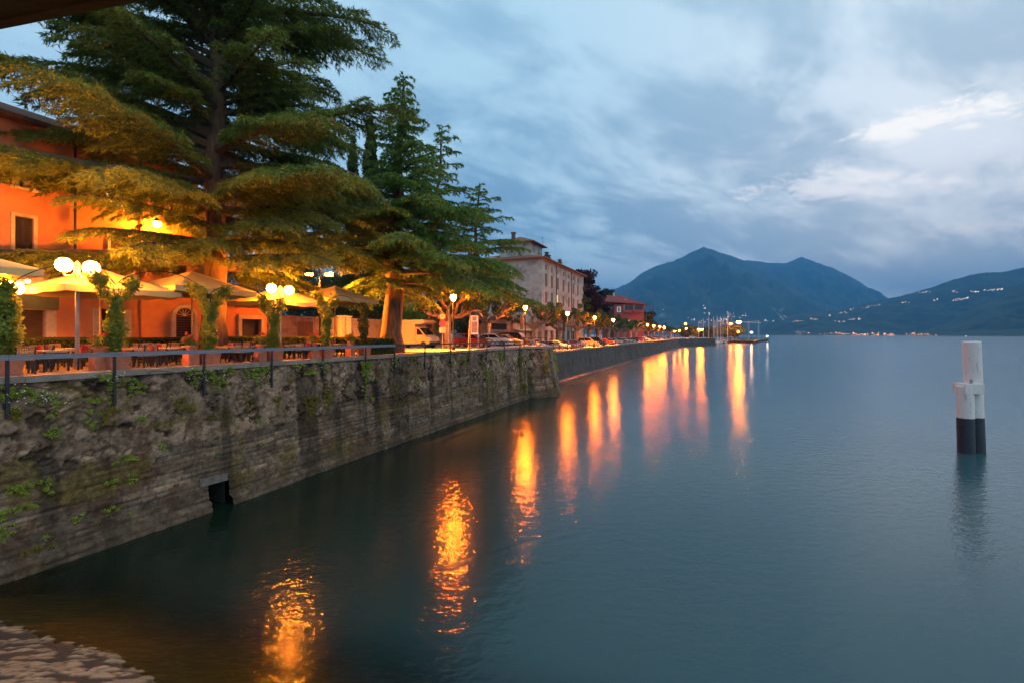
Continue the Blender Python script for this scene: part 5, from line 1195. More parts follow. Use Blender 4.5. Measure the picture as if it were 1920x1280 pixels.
# ------------------------------------------------------------------ signs and panels
def text_mesh(name, cu, mat, par, loc, rot):
    t = bpy.data.objects.new('tmp', cu); col.objects.link(t); bpy.context.view_layer.update()
    me = bpy.data.meshes.new_from_object(t.evaluated_get(bpy.context.evaluated_depsgraph_get())); bpy.data.objects.remove(t); bpy.data.curves.remove(cu)
    me.name = name; o = link_mesh(name, me, mat, par, loc); o.rotation_euler = rot; return o
def signs():
    t = 3.6; s = sx(829.5, t); root = thing('sign_post', 'post with a red ringed thirty sign above a no parking disc and white plate', 'road sign', W(s, t, gz(s)), 0)
    Y = depth(s, t); z0 = gz(s)
    def h(py): return H + (HY - py) / F * Y - z0
    p = MB(); p.tube([(0, .03, 0), (0, .03, h(587))], .035, 8); obj('pole', p, m_galv, root)
    def disc(name, zc, r, cols, off):
        d = MB(); d.lathe([(r, -.012), (r, .012)], 24); rot = Matrix.Rotation(math.pi / 2, 4, 'X')
        o = obj(name, d, cols[0], root, (off, -.03, zc)); o.rotation_euler = (math.pi / 2, 0, 0)
        d2 = MB(); d2.lathe([(r * .76, 0), (r * .76, .008)], 24); q = obj('face', d2, cols[1], o, (0, 0, .013)); return o
    mr_ = M('sign_red', (.55, .02, .02), .4, .05); mw_ = M('sign_white', (.5, .5, .48), .4, .05); mbl = M('sign_blue', (.02, .05, .35), .4, .05)
    a = disc('speed_sign', h(593.5), .34, (mr_, mw_), 0)
    b = disc('no_parking_sign', h(607), .30, (mr_, mbl), 0)
    st = MB(); st.box((0, 0, .026), (.50, .07, .006), Matrix.Rotation(R(-45), 3, 'Z')); obj('slash', st, mr_, b)
    f = bpy.data.curves.new('digits', 'FONT'); f.body = '30'; f.size = .36; f.align_x = 'CENTER'; f.align_y = 'CENTER'; f.extrude = .003
    text_mesh('digits', f, M('sign_black', (.02, .02, .02), .5), a, (0, 0, .026), (0, 0, 0))
    pl = MB(); pl.box((0, -.02, h(619)), (.56, .02, .52)); obj('plate', pl, mw_, root)
    t = 1.6; s = sx(889.5, t); Y = depth(s, t); z0 = gz(s); root = thing('information_panel', 'tall narrow information panel on two legs before the dark red car', 'panel', W(s, t, z0), .15)
    for x in (-.37, .37):
        q = MB(); q.tube([(x, 0, 0), (x, 0, h_(591, Y, z0))], .035, 8); obj('leg', q, m_galv, root)
    bd = MB(); zt, zb = h_(592, Y, z0), h_(627, Y, z0); bd.box((0, -.02, (zt + zb) / 2), (.66, .05, zt - zb)); obj('board', bd, m_white, root)
    pc = MB(); pc.box((.0, -.05, zt - .30), (.42, .012, .42)); pc.box((0, -.05, (zt + zb) / 2 - .2), (.56, .012, (zt - zb) * .60)); obj('print', pc, M('panel_print', (.16, .19, .24), .5, .4, 6), root)
    cr = MB(); cr.box((0, -.02, zt + .05), (.9, .2, .07)); obj('cap', cr, m_steel, root)
    lp = MB(); t = .3; s = sx(878, t); Y = depth(s, t); z0 = gz(s); lp.tube([(0, 0, 0), (.17, 0, h_(588, Y, z0))], .04, 8); tag(obj('flag_pole', lp, m_galv, None, W(s, t, z0)), 'slightly leaning pale bare pole beside the information panel', 'pole')
    lp = MB(); t = .2; s = sx(843, t); Y = depth(s, t); z0 = gz(s); lp.tube([(0, -.35, -1.4), (0, -.35, h_(575, Y, z0))], .045, 8); tag(obj('flag_pole', lp, m_galv, None, W(s, t, z0)), 'straight pale pole fixed to the quay wall beside the first street lamp', 'pole')
    for px, py0, py1, w, t, lab in ((978, 592, 618, .42, 6, 'narrow dark banner on a thin pole beside the second street lamp'), (1058, 605, 622, .5, 7, 'narrow dark banner on a thin pole beside the third street lamp')):
        s = sx(px, t); Y = depth(s, t); z0 = gz(s); root = thing('banner', lab, 'banner', W(s, t, z0), 0); q = MB(); q.tube([(.2, 0, 0), (.2, 0, h_(py0 - 3, Y, z0))], .03, 6); obj('pole', q, m_galv, root)
        q = MB(); q.box((0, 0, (h_(py0, Y, z0) + h_(py1, Y, z0)) / 2), (w, .03, h_(py0, Y, z0) - h_(py1, Y, z0))); obj('cloth', q, m_shutterd, root)
    for px, py, c_, lab in ((1235, 619, (.6, .42, .03), 'small yellow square road sign below the far street lamps'), (1242.5, 623, (.03, .07, .4), 'small blue parking sign with white letter below the far street lamps')):
        t = 2.2; s = sx(px, t); Y = depth(s, t); z0 = gz(s); root = thing('road_sign', lab, 'road sign', W(s, t, z0), 0); q = MB(); q.tube([(0, .05, 0), (0, .05, h_(py, Y, z0))], .05, 6); obj('pole', q, m_galv, root)
        q = MB(); q.box((0, 0, h_(py, Y, z0)), (.85 if px < 1240 else .7, .04, .9 if px < 1240 else .7)); pl = obj('plate', q, M('sign_plate', c_, .5, .05), root)
        if px > 1240:
            f = bpy.data.curves.new('letter', 'FONT'); f.body = 'P'; f.size = .7; f.align_x = 'CENTER'; f.align_y = 'CENTER'; f.extrude = .004; text_mesh('letter', f, m_white, pl, (0, -.03, h_(py, Y, z0)), (math.pi / 2, 0, 0))
    t = 2.9; s = sx(1009, t); root = thing('litter_bin', 'orange upright litter bin beside the railing corner', 'bin', W(s, t, gz(s)), ROT); q = MB(); q.lathe([(.22, .1), (.26, 1.0), (.27, 1.02), (.24, 1.03), (.2, .3)], 14); obj('drum', q, M('orange_drum', (.5, .14, .03), .5), root); q = MB(); q.tube([(0, .3, 0), (0, .3, 1.3)], .03, 6); obj('post', q, m_steel, root)
def h_(py, Y, z0): return H + (HY - py) / F * Y - z0
signs()
# ------------------------------------------------------------------ old plastered building with the tower
def old_house():
    tb = 12.4; s0 = sx(1016, tb); gzb = 4.7; root = thing('old_building', 'large old plastered building with shuttered windows and tiled turret roof', 'building', W(s0, tb, gzb), ROT)
    Lx, Ly, Ze = 34.0, 21.0, 18.3
    cols = [1024, 1035, 1046, 1056.5, 1066.3, 1075, 1083.5]
    xs = [sx(p, tb) - s0 for p in cols]
    mb = MB()
    wins = []                                      # x, half width, z0, z1, kind
    for i, x in enumerate(xs):
        wins.append((x, .45, 16.0, 17.0, 'attic')); wins.append((x, .72, 12.5, 15.2, 'tall')); wins.append((x, .72, 9.0, 11.4, 'tall')); wins.append((x, .72, 5.2, 7.6, 'tall'))
        wins.append((x, 1.05, 0.05, 3.3, 'arch'))
    X = sorted({0, Lx, *[w[0] - w[1] for w in wins], *[w[0] + w[1] for w in wins]}); Z = sorted({0, Ze, *[w[2] for w in wins], *[w[3] for w in wins]})
    for i in range(len(X) - 1):
        for j in range(len(Z) - 1):
            cx, cz = (X[i] + X[i + 1]) / 2, (Z[j] + Z[j + 1]) / 2
            if any(abs(cx - w[0]) < w[1] and w[2] < cz < w[3] for w in wins): continue
            mb.quad((X[i], 0, Z[j]), (X[i + 1], 0, Z[j]), (X[i + 1], 0, Z[j + 1]), (X[i], 0, Z[j + 1]))
    for x, hw, a, b, k in wins:
        for xx in (x - hw, x + hw): mb.quad((xx, 0, a), (xx, .4, a), (xx, .4, b), (xx, 0, b))
        mb.quad((x - hw, 0, b), (x + hw, 0, b), (x + hw, .4, b), (x - hw, .4, b)); mb.quad((x - hw, 0, a), (x + hw, 0, a), (x + hw, .4, a), (x - hw, .4, a))
    mb.quad((0, Ly, 0), (0, 0, 0), (0, 0, Ze), (0, Ly, Ze)); mb.quad((Lx, 0, 0), (Lx, Ly, 0), (Lx, Ly, Ze), (Lx, 0, Ze)); mb.quad((Lx, Ly, 0), (0, Ly, 0), (0, Ly, Ze), (Lx, Ly, Ze))
    obj('wall', mb, m_oldwall, root)
    cn_ = MB(); cn_.box((Lx / 2, -.14, Ze - .28), (Lx + .3, .28, .4)); cn_.box((-.14, Ly / 2, Ze - .28), (.28, Ly, .4)); obj('cornice', cn_, M('cornice_plaster', (.42, .26, .16), .9), root)
    for n, (x, hw, a, b, k) in enumerate(wins):
        f = MB(); f.box((x, .34, (a + b) / 2), (hw * 2, .05, b - a)); wn = obj('window', f, m_glass if k != 'arch' else m_shutter, root)
        lit = (k == 'tall' and abs(x - xs[2]) < .1 and a == 9.0)
        if k == 'tall':
            if lit:
                p = MB(); p.box((x, .28, (a + b) / 2), (hw * 1.9, .02, b - a - .1)); obj('pane', p, E('lit_room', (1, .55, .14), 1.3), wn)
            else:
                for sg in (-1, 1):
                    p = MB(); p.box((x + sg * hw / 2, .06, (a + b) / 2), (hw - .04, .06, b - a - .06))
                    for q in range(9): p.box((x + sg * hw / 2, .022, a + (q + .5) * (b - a) / 9), (hw - .16, .03, .10))
                    obj('shutter', p, M('old_shutter', (.17, .10, .07), .8, .3, 2) if n == 1 else bpy.data.materials['old_shutter'], wn)
            p = MB(); p.box((x, -.06, a - .07), (hw * 2 + .3, .2, .14)); obj('sill', p, m_stone, wn)
    for x in (sx(1042.5, tb) - s0, sx(1071, tb) - s0):
        p = MB(); p.tube([(x, -.1, 0), (x, -.1, Ze - .3)], .08, 6); obj('downpipe', p, m_steel, root)
    rf = MB(); o = .9; zr = Ze + 2.9
    V = [(-o, -o, Ze), (Lx + o, -o, Ze), (Lx + o, Ly + o, Ze), (-o, Ly + o, Ze), (9.5, Ly / 2, zr), (Lx - 9.5, Ly / 2, zr)]; V += [(x, y, z - .22) for x, y, z in V[:4]]
    rf.add(V, [(0, 1, 5, 4), (1, 2, 5), (2, 3, 4, 5), (3, 0, 4), (6, 7, 1, 0), (7, 8, 2, 1), (8, 9, 3, 2), (9, 6, 0, 3), (9, 8, 7, 6)]); r_ = obj('roof', rf, m_tile, root)
    def chimney(x, y, z, h):
        c = MB(); c.box((x, y, z + h / 2), (.75, .75, h)); c.box((x, y, z + h + .06), (1.0, 1.0, .14)); c.box((x, y, z + h + .35), (.6, .6, .44)); c.box((x, y, z + h + .62), (.95, .95, .12)); c.box((x, y, z + h + .75), (.5, .5, .2), taper=.3); obj('chimney', c, M('chimney_brick', (.14, .09, .07), .9, .3, 3) if 'chimney_brick' not in bpy.data.materials else bpy.data.materials['chimney_brick'], r_)
    for x, y, z, h in ((9.5, 2.2, Ze + .3, 1.6), (12.0, 2.6, Ze + .4, 1.3), (18.8, 2.0, Ze + .2, 1.4), (1.5, 17.5, Ze + .3, 1.5)): chimney(x, y, z, h)
    sk = MB(); sk.box((2.5, 12.2, Ze + 1.02), (1.2, 1.6, .08), Matrix.Rotation(-.24, 3, 'Y')); obj('skylight', sk, m_pale, r_)
    tw = MB(); tx, ty, tw_, td = 6.2, 7.0, 7.2, 7.2; z0, z1 = Ze + .3, Ze + 4.0
    tw.box((tx, ty, (z0 + z1) / 2), (tw_, td, z1 - z0)); t_ = obj('turret', tw, m_oldwall, root)
    tr_ = MB(); ho = 4.6; V = [(tx - ho, ty - ho, z1), (tx + ho, ty - ho, z1), (tx + ho, ty + ho, z1), (tx - ho, ty + ho, z1), (tx - .6, ty, z1 + 1.75), (tx + .6, ty, z1 + 1.75)]; V += [(x, y, z - .2) for x, y, z in V[:4]]
    tr_.add(V, [(0, 1, 5, 4), (1, 2, 5), (2, 3, 4, 5), (3, 0, 4), (6, 7, 1, 0), (7, 8, 2, 1), (8, 9, 3, 2), (9, 6, 0, 3), (9, 8, 7, 6)]); obj('turret_roof', tr_, m_tile, t_)
    for x in (tx - 1.6, tx + 1.6):
        p = MB(); p.box((x, ty - td / 2 - .01, z1 - 1.35), (1.1, .06, 1.4)); obj('turret_window', p, m_glass, t_)
    c = MB(); c.box((tx - 2.2, ty + 1, z1 + 1.5), (.7, .7, 1.6)); c.box((tx - 2.2, ty + 1, z1 + 2.4), (.95, .95, .2)); obj('turret_chimney', c, bpy.data.materials['chimney_brick'], t_)
    an = MB(); an.tube([(tx + 4.2, ty - 3.5, z1 + .2), (tx + 4.2, ty - 3.5, z1 + 2.3)], .03, 5); an.bar((tx + 3.2, ty - 3.5, z1 + 2.0), (tx + 5.4, ty - 3.5, z1 + 2.3), .04, .04); an.bar((tx + 3.6, ty - 4, z1 + 2.1), (tx + 3.6, ty - 3, z1 + 2.1), .03, .03); obj('aerial', an, m_steel, root)
old_house()
def low_houses():
    t = 14.0
    s0, s1 = sx(916, t), sx(958, t); root = thing('garage', 'low pinkish garage with a dark open slot and board fence behind the plane tree', 'garage', W(s0, t, 5.0), ROT); L_ = s1 - s0
    mb = MB(); mb.box((L_ / 2, 2.5, 2.6), (L_, 5, 5.2)); obj('wall', mb, m_fencewall, root)
    r_ = MB(); r_.box((L_ / 2, 2.3, 5.3), (L_ + .8, 6, .22), Matrix.Rotation(.06, 3, 'X')); obj('roof', r_, m_tile, root)
    d = MB(); d.box((L_ * .45, -.02, 3.55), (L_ * .66, .08, 1.0)); obj('opening', d, M('interior_shade', (.01, .009, .008), .9), root)  # flat panel on the solid wall, its dark colour painting the shaded slot
    f = MB()
    for i in range(22): f.box(((i + .5) * L_ / 22, -1.2, 1.35), (L_ / 22 - .03, .05, 2.7))
    obj('board_fence', f, m_fence, root)
    s0, s1 = sx(962, t), sx(1010, t); root = thing('shop', 'low pale shop with awning and two doors beside the garage', 'shop', W(s0, t, 4.8), ROT); L_ = s1 - s0
    mb = MB(); mb.box((L_ / 2, 2.5, 2.3), (L_, 5, 4.6)); obj('wall', mb, M('pink_plaster', (.42, .28, .21), .9, .2, .8), root)
    for x in (.25, .7):
        d = MB(); d.box((L_ * x, -.03, 1.4), (1.7, .08, 2.8)); obj('door', d, m_shutter, root)
    a = MB(); a.box((L_ / 2, -.6, 3.3), (L_, 1.5, .08), Matrix.Rotation(.25, 3, 'X')); obj('awning', a, m_canvas, root)
    r_ = MB(); r_.box((L_ / 2, 2.4, 4.7), (L_ + .4, 5.6, .2)); obj('roof', r_, m_tile, root)
low_houses()
def red_house():
    Y = 196; c = P(1171, HY, Y); gzb = 4.65; root = thing('red_house', 'red house with big red hipped roof and balconies above the plane trees', 'house', (c.x, c.y, gzb), R(-8))
    k = Y / F
    def h(py): return H + (HY - py) * k - gzb
    w, d = 17.0, 12.0; ze = h(571)
    mb = MB(); x0, x1 = -4.2, w / 2 - .6; mb.box(((x0 + x1) / 2, d / 2, ze / 2), (x1 - x0, d, ze)); mb.box((-6.4, d / 2 + 2.5, ze * .45), (4.4, d - 4, ze * .9)); obj('wall', mb, m_redwall, root)
    rf = MB(); o = .9; ax0, ax1 = -w / 2 - 1, w / 2 + .3; zr = h(551.5); zl = h(567)
    V = [(ax0, -o, zl + .6), (ax1, -o, ze), (ax1, d + o, ze), (ax0, d + o, zl + .6), (ax0 + .6, d * .45, zr), (-1.4, d * .45, zr - .1)]; V += [(x, y, z - .3) for x, y, z in V[:4]]
    rf.add(V, [(0, 1, 5, 4), (1, 2, 5), (2, 3, 4, 5), (3, 0, 4), (6, 7, 1, 0), (7, 8, 2, 1), (8, 9, 3, 2), (9, 6, 0, 3), (9, 8, 7, 6)]); r_ = obj('roof', rf, m_redroof, root)
    for x in (-4.8, -1.2, .2):
        s = MB(); s.box((x, 1.55, ze + (zr - ze) * .44), (1.2, 1.1, .12), Matrix.Rotation(.62, 3, 'X')); obj('skylight', s, m_pale, r_)
    cm = MB(); cm.box((-4, 4.5, zr + .1), (.8, .8, 1.6)); obj('chimney', cm, m_stone, r_)
    f = MB(); f.box((-2.3, -.06, ze - 2.1), (1.7, .1, 2.3)); wn = obj('window', f, m_white, root)
    p = MB(); p.box((-2.3, -.13, ze - 2.1), (.5, .05, 1.6)); obj('pane', p, m_glass, wn)
    for x in (1.6, 5.6):
        p = MB(); p.box((x, -.02, ze - 1.75), (3.3, .1, 2.0)); bw = obj('loggia', p, m_glass, root)
        b = MB(); b.box((x, -.5, ze - 2.9), (3.5, .9, 1.1)); obj('balcony', b, m_redwall, bw)
        q = MB(); q.box((x - 1.85, -.5, ze - 1.6), (.18, .5, 2.6)); obj('pillar', q, m_stone, bw)
    for i in range(3):
        f = MB(); f.box((-2.3 + i * 3.6, -.06, ze - 7.6), (1.4, .1, 2.2)); obj('window', f, m_white, root)
    sc_ = MB()
    for x in (w / 2 + .4, w / 2 + 1.8, w / 2 + 3.0):
        sc_.tube([(x, .3, 0), (x, .3, ze + .6)], .09, 5)
    for z in (ze - 4.6, ze - 2.3, ze): sc_.bar((w / 2, .3, z), (w / 2 + 3.2, .3, z), .12, .12)
    obj('end_scaffold', sc_, m_limb, root)
red_house()
def tr(px, ytop, Y, cr, mat, label, seed, name='broadleaf_tree', **kw):
    b = P(px, HY, Y); b.z = 4.7; clump_tree(name, label, b, (HY - ytop) / F * Y + H - 4.7, cr, mat, seed, **kw)
tr(1094, 497, 138, 6.2, m_beech, 'large copper beech with purple leaves behind the old plastered building', 81, 'copper_beech_tree', nclump=110, nleaf=16000, leaf=.42, cbase=.2)
tr(1086, 524, 128, 3.2, m_plane, 'green tree tucked between the old building and the copper beech', 82, nleaf=6000, leaf=.36, cbase=.2)
tr(1118, 533, 150, 4.5, m_beech, 'lower spreading copper beech beside the red roofed house', 87, 'copper_beech_tree', nclump=80, nleaf=10000, leaf=.42, cbase=.15)
tr(1138, 541, 235, 6, m_dark, 'dark flat topped pine standing behind the red roof', 83, 'pine_tree', leaf=.5, nleaf=5000, cbase=.6)
tr(1216, 578, 215, 5.5, m_dark, 'dark tree at the far end of the red roofed house', 84, leaf=.5, nleaf=8000, cbase=.15)
tr(1196, 574, 240, 6, m_dark, 'dark tree behind the far end of the red roofed house', 85, leaf=.5, nleaf=6000, cbase=.15)
for i, (px, yt, Y, cr, l) in enumerate(((612, 492, 62, 5.5, 'dark bushy tree behind the boundary wall near the gate pillars'), (545, 470, 66, 6.5, 'dark bushy tree behind the small orange shop'), (690, 500, 72, 6, 'dark bushy tree behind the thick cedar trunk'), (770, 560, 66, 4.5, 'bushy tree behind the camper van'), (820, 555, 70, 4.5, 'bushy tree behind the no parking sign'), (870, 560, 78, 5, 'dark tree behind the information panel'))):
    b = P(px, HY, Y); b.z = 5.8; clump_tree('garden_tree', l, b, (HY - yt) / F * Y + H - 5.8, cr, m_dark if i != 3 else m_leaf, 90 + i, leaf=.26, nleaf=7000, cbase=.12)
for i, (px, t, py, w, l) in enumerate(((764, 12.6, 598, 1.6, 'yellow lit laurel bush spilling over the wall behind the camper van'), (818, 12.6, 606, 1.7, 'round laurel bush spilling over the wall beside the road signs'), (790, 12.7, 592, 1.5, 'drooping bush between the two laurels on the wall'))):
    s = sx(px, t); z = zat(s, t, py); root = thing('laurel_bush', l, 'bush', W(s, t, z - 1.0), ROT); r = np.random.RandomState(120 + i); C = unit(r.randn(26, 3)) * [w, .7, 1.0] + [0, 0, 1.0]
    tri_mesh('foliage', leaves(C, np.full((26, 3), .38), 1900, .12, 130 + i), m_leaf, root, k=4); st = MB(); st.tube([(0, .6, -3.4), (0, .3, .8)], [.09, .05], 6); obj('stem', st, m_limb, root)

# ------------------------------------------------------------------ harbour
def jetty():
    root = thing('harbour_pier', 'broad stone harbour pier with floodlights, beyond the end of the promenade', 'pier'); mb = MB()
    a, b, c, d = G(1343, 641.5), G(1413, 644.0), G(1440, 636.5), G(1372, 634.5)
    V = [p + Vector((0, 0, z)) for z in (-1.5, 1.9) for p in (a, b, c, d)]; mb.add(V, [(0, 1, 5, 4), (1, 2, 6, 5), (2, 3, 7, 6), (3, 0, 4, 7), (4, 5, 6, 7)]); obj('quay_body', mb, m_quay2, root)
    cp = MB(); e = Vector((0, 0, 1.96)); cp.bar(a + e, b + e, 1.4, .3); cp.bar(b + e, c + e, 1.4, .3); obj('coping', cp, m_coping, root)
    root = thing('landing_stage', 'low dark floating landing stage with a small light at its outer end', 'jetty'); mb = MB(); p, q = G(1405, 640.5), G(1441, 640.5); mb.box((p + q) / 2 + Vector((0, 0, .35)), ((q - p).length, 3.2, .9)); obj('deck', mb, m_shutterd, root)
    g = MB(); g.tube([q + Vector((-1.2, 0, .8)), q + Vector((-1.2, 0, 5.0))], .1, 6); obj('light_post', g, m_steel, root); l = MB(); l.ball(q + Vector((-1.2, 0, 5.2)), .34, 6); obj('light', l, E('white_glow', (1, .80, .62), 60), root)
jetty()
def boat(px, Y, L_, mast, rz, label, seed):
    p = P(px, HY, Y); root = thing('sailing_boat', label, 'sailing boat', (p.x, p.y, .0), rz, 'sailing boats moored in the harbour'); hb = MB(); st = []; n = 9
    for i in range(n + 1):
        f = i / n; w = 1.35 * (L_ / 9) * (1 - (2 * abs(f - .42) / 1.16) ** 2.4) if f < 1 else .02; w = max(.03, w); x = (f - .5) * L_; zt = 1.05 + .35 * f ** 2
        st.append([(x, -w, zt), (x, -w * .8, .35), (x, 0, -.3), (x, w * .8, .35), (x, w, zt)])
    V = [v for r_ in st for v in r_]; hb.add(V, [(i * 5 + k, i * 5 + k + 1, (i + 1) * 5 + k + 1, (i + 1) * 5 + k) for i in range(n) for k in range(4)] + [(i * 5, (i + 1) * 5, (i + 1) * 5 + 4, i * 5 + 4) for i in range(n)] + [(0, 1, 2, 3, 4)]); obj('hull', hb, m_white if seed % 3 else m_navy, root)
    cb = MB(); cb.prism([(-L_ * .18, 1.05), (-L_ * .16, 1.6), (L_ * .08, 1.55), (L_ * .2, 1.15)], lambda z: .75 * L_ / 9); obj('cabin', cb, m_white, root)
    mt = MB(); mt.tube([(L_ * .06, 0, 1.2), (L_ * .06, 0, mast)], [.15, .11], 6); mt.bar((L_ * .06, -.9, mast * .62), (L_ * .06, .9, mast * .62), .05, .05); mt.tube([(L_ * .06, 0, mast), (L_ * .5, 0, 1.3)], .035, 4); mt.tube([(L_ * .06, 0, mast), (-L_ * .5, 0, 1.2)], .035, 4); obj('mast', mt, M('mast_alloy', (.62, .56, .50), .4, .1) if 'mast_alloy' not in bpy.data.materials else bpy.data.materials['mast_alloy'], root)
    bm = MB(); bm.tube([(L_ * .05, 0, 2.2), (-L_ * .36, 0, 2.15)], .17, 7); obj('boom', bm, m_canvas, root)
BT = [(1309, 602, 330), (1317, 598, 345), (1329, 594, 350), (1337.5, 594, 352), (1341, 600, 358), (1345.5, 592, 362), (1347, 595, 372), (1351, 598, 376), (1352.5, 593, 380), (1363, 596, 388), (1330, 596, 400), (1403, 600, 440), (1376, 601, 430), (1357, 600, 410)]
for i, (px, pt, Y) in enumerate(BT): boat(px, Y, rnd.uniform(8.5, 11), (HY - pt) / F * Y + H, rnd.uniform(-.5, 3.5), f'moored sailing boat with tall bare mast, {ordn[i]} of the masts counted outwards along the harbour' if i < 11 else ['moored sailing boat beside the crane, its mast standing apart', 'moored sailing boat with its mast beside the brightest floodlight', 'moored sailing boat with a mast just short of the floodlights'][i - 11], i)
def harbour_lamp(px, py, Y, label, glow, r, n=1, base=None):
    p = P(px, HY, Y); z0 = 1.9 if base is None else base; root = thing('harbour_lamp', label, 'lamp', (p.x, p.y, z0)); h = H + (HY - py) / F * Y - z0
    q = MB(); q.tube([(0, 0.1, 0), (0, 0.1, h + .6)], [.16, .1], 8); q.bar((-n * r * 1.4, .1, h + r + .15), (n * r * 1.4, .1, h + r + .15), .15, .15); obj('mast', q, m_steel, root)
    for k in range(n):
        x = (k - (n - 1) / 2) * r * 2.3; hd = MB(); hd.lathe([(r * .3, h + r + .1), (r * .9, h + r * .55), (r * 1.02, h + r * .4)], 12, (x, 0, 0)); obj('head', hd, m_steel, root)
        g = MB(); g.ball((x, 0, h), r * .85, 8); obj('lamp', g, glow, root)
GF = E('harbour_glow', (1, .19, .008), 650); GS = E('harbour_glow_small', (1, .19, .008), 600)
harbour_lamp(1385, 604, 385, 'brightest twin floodlight mast blazing on the harbour pier', E('harbour_flood', (1, .22, .010), 1900), .75, 2)
harbour_lamp(1370, 607, 385, 'single orange lamp beside the brightest floodlight mast', GF, .6)
harbour_lamp(1384, 622, 380, 'low orange lamp beneath the brightest floodlight mast', GS, .45)
harbour_lamp(1409, 623, 400, 'pinkish lamp on the pier near the crane', E('pinkish_glow', (1, .55, .30), 260), .5)
harbour_lamp(1285.5, 607, 318, 'taller of two lamps one above the other near the promenade end', GF, .5, base=4.65)
harbour_lamp(1286.5, 616, 305, 'lower of two lamps one above the other near the promenade end', GF, .5, base=4.65)
harbour_lamp(1313, 617.5, 330, 'floodlight cluster lighting the harbour side awnings', GF, .55, 3, base=4.65)
harbour_lamp(1265, 621, 300, 'low orange lamp under the last plane trees', GS, .4, base=4.65)
harbour_lamp(1274, 620, 310, 'low orange lamp beside the last plane tree', GS, .4, base=4.65)
for i, (px, yt, Y, cr, l) in enumerate(((1305, 613, 355, 8, 'rounded tree lit orange behind the promenade end'), (1330, 612, 395, 10, 'rounded harbour tree behind the first masts'), (1357, 611, 420, 11, 'rounded harbour tree behind the middle masts'), (1377, 610, 405, 9, 'glowing orange tree right under the brightest floodlights'), (1290, 610, 345, 8, 'rounded tree behind the two stacked lamps'))):
    b = P(px, HY, Y); b.z = 2.5; clump_tree('harbour_tree', l, b, (HY - yt) / F * Y + H - 2.5, cr, m_plane, 150 + i, leaf=.7, nleaf=5000, cbase=.15, group='trees round the harbour')
def crane():
    Y = 450; p = P(1422, HY, Y); root = thing('harbour_crane', 'pale blue slewing boat crane standing on the landing stage', 'crane', (p.x, p.y, .7)); h = H + (HY - 606) / F * Y - .7; mb = MB()
    mb.lathe([(1.3, 0), (1.3, .6), (.85, .9), (.8, h)], 12); obj('column', mb, M('crane_blue', (.16, .33, .42), .5, .1), root)
    j = MB(); j.bar((2.5, 0, h + .5), (-17, 0, h + 1.2), .7, .9); j.bar((0, 0, h + 2.6), (-9, 0, h + 1.2), .25, .25); j.bar((0, 0, h), (0, 0, h + 2.8), .5, .5); obj('jib', j, M('jib_paint', (.40, .48, .52), .5, .1), root)
    hk = MB(); hk.tube([(-15, 0, h + 1), (-15, 0, h - 5)], .07, 4); hk.box((-15, 0, h - 5.2), (.5, .5, .7)); obj('hook', hk, m_steel, root)
crane()

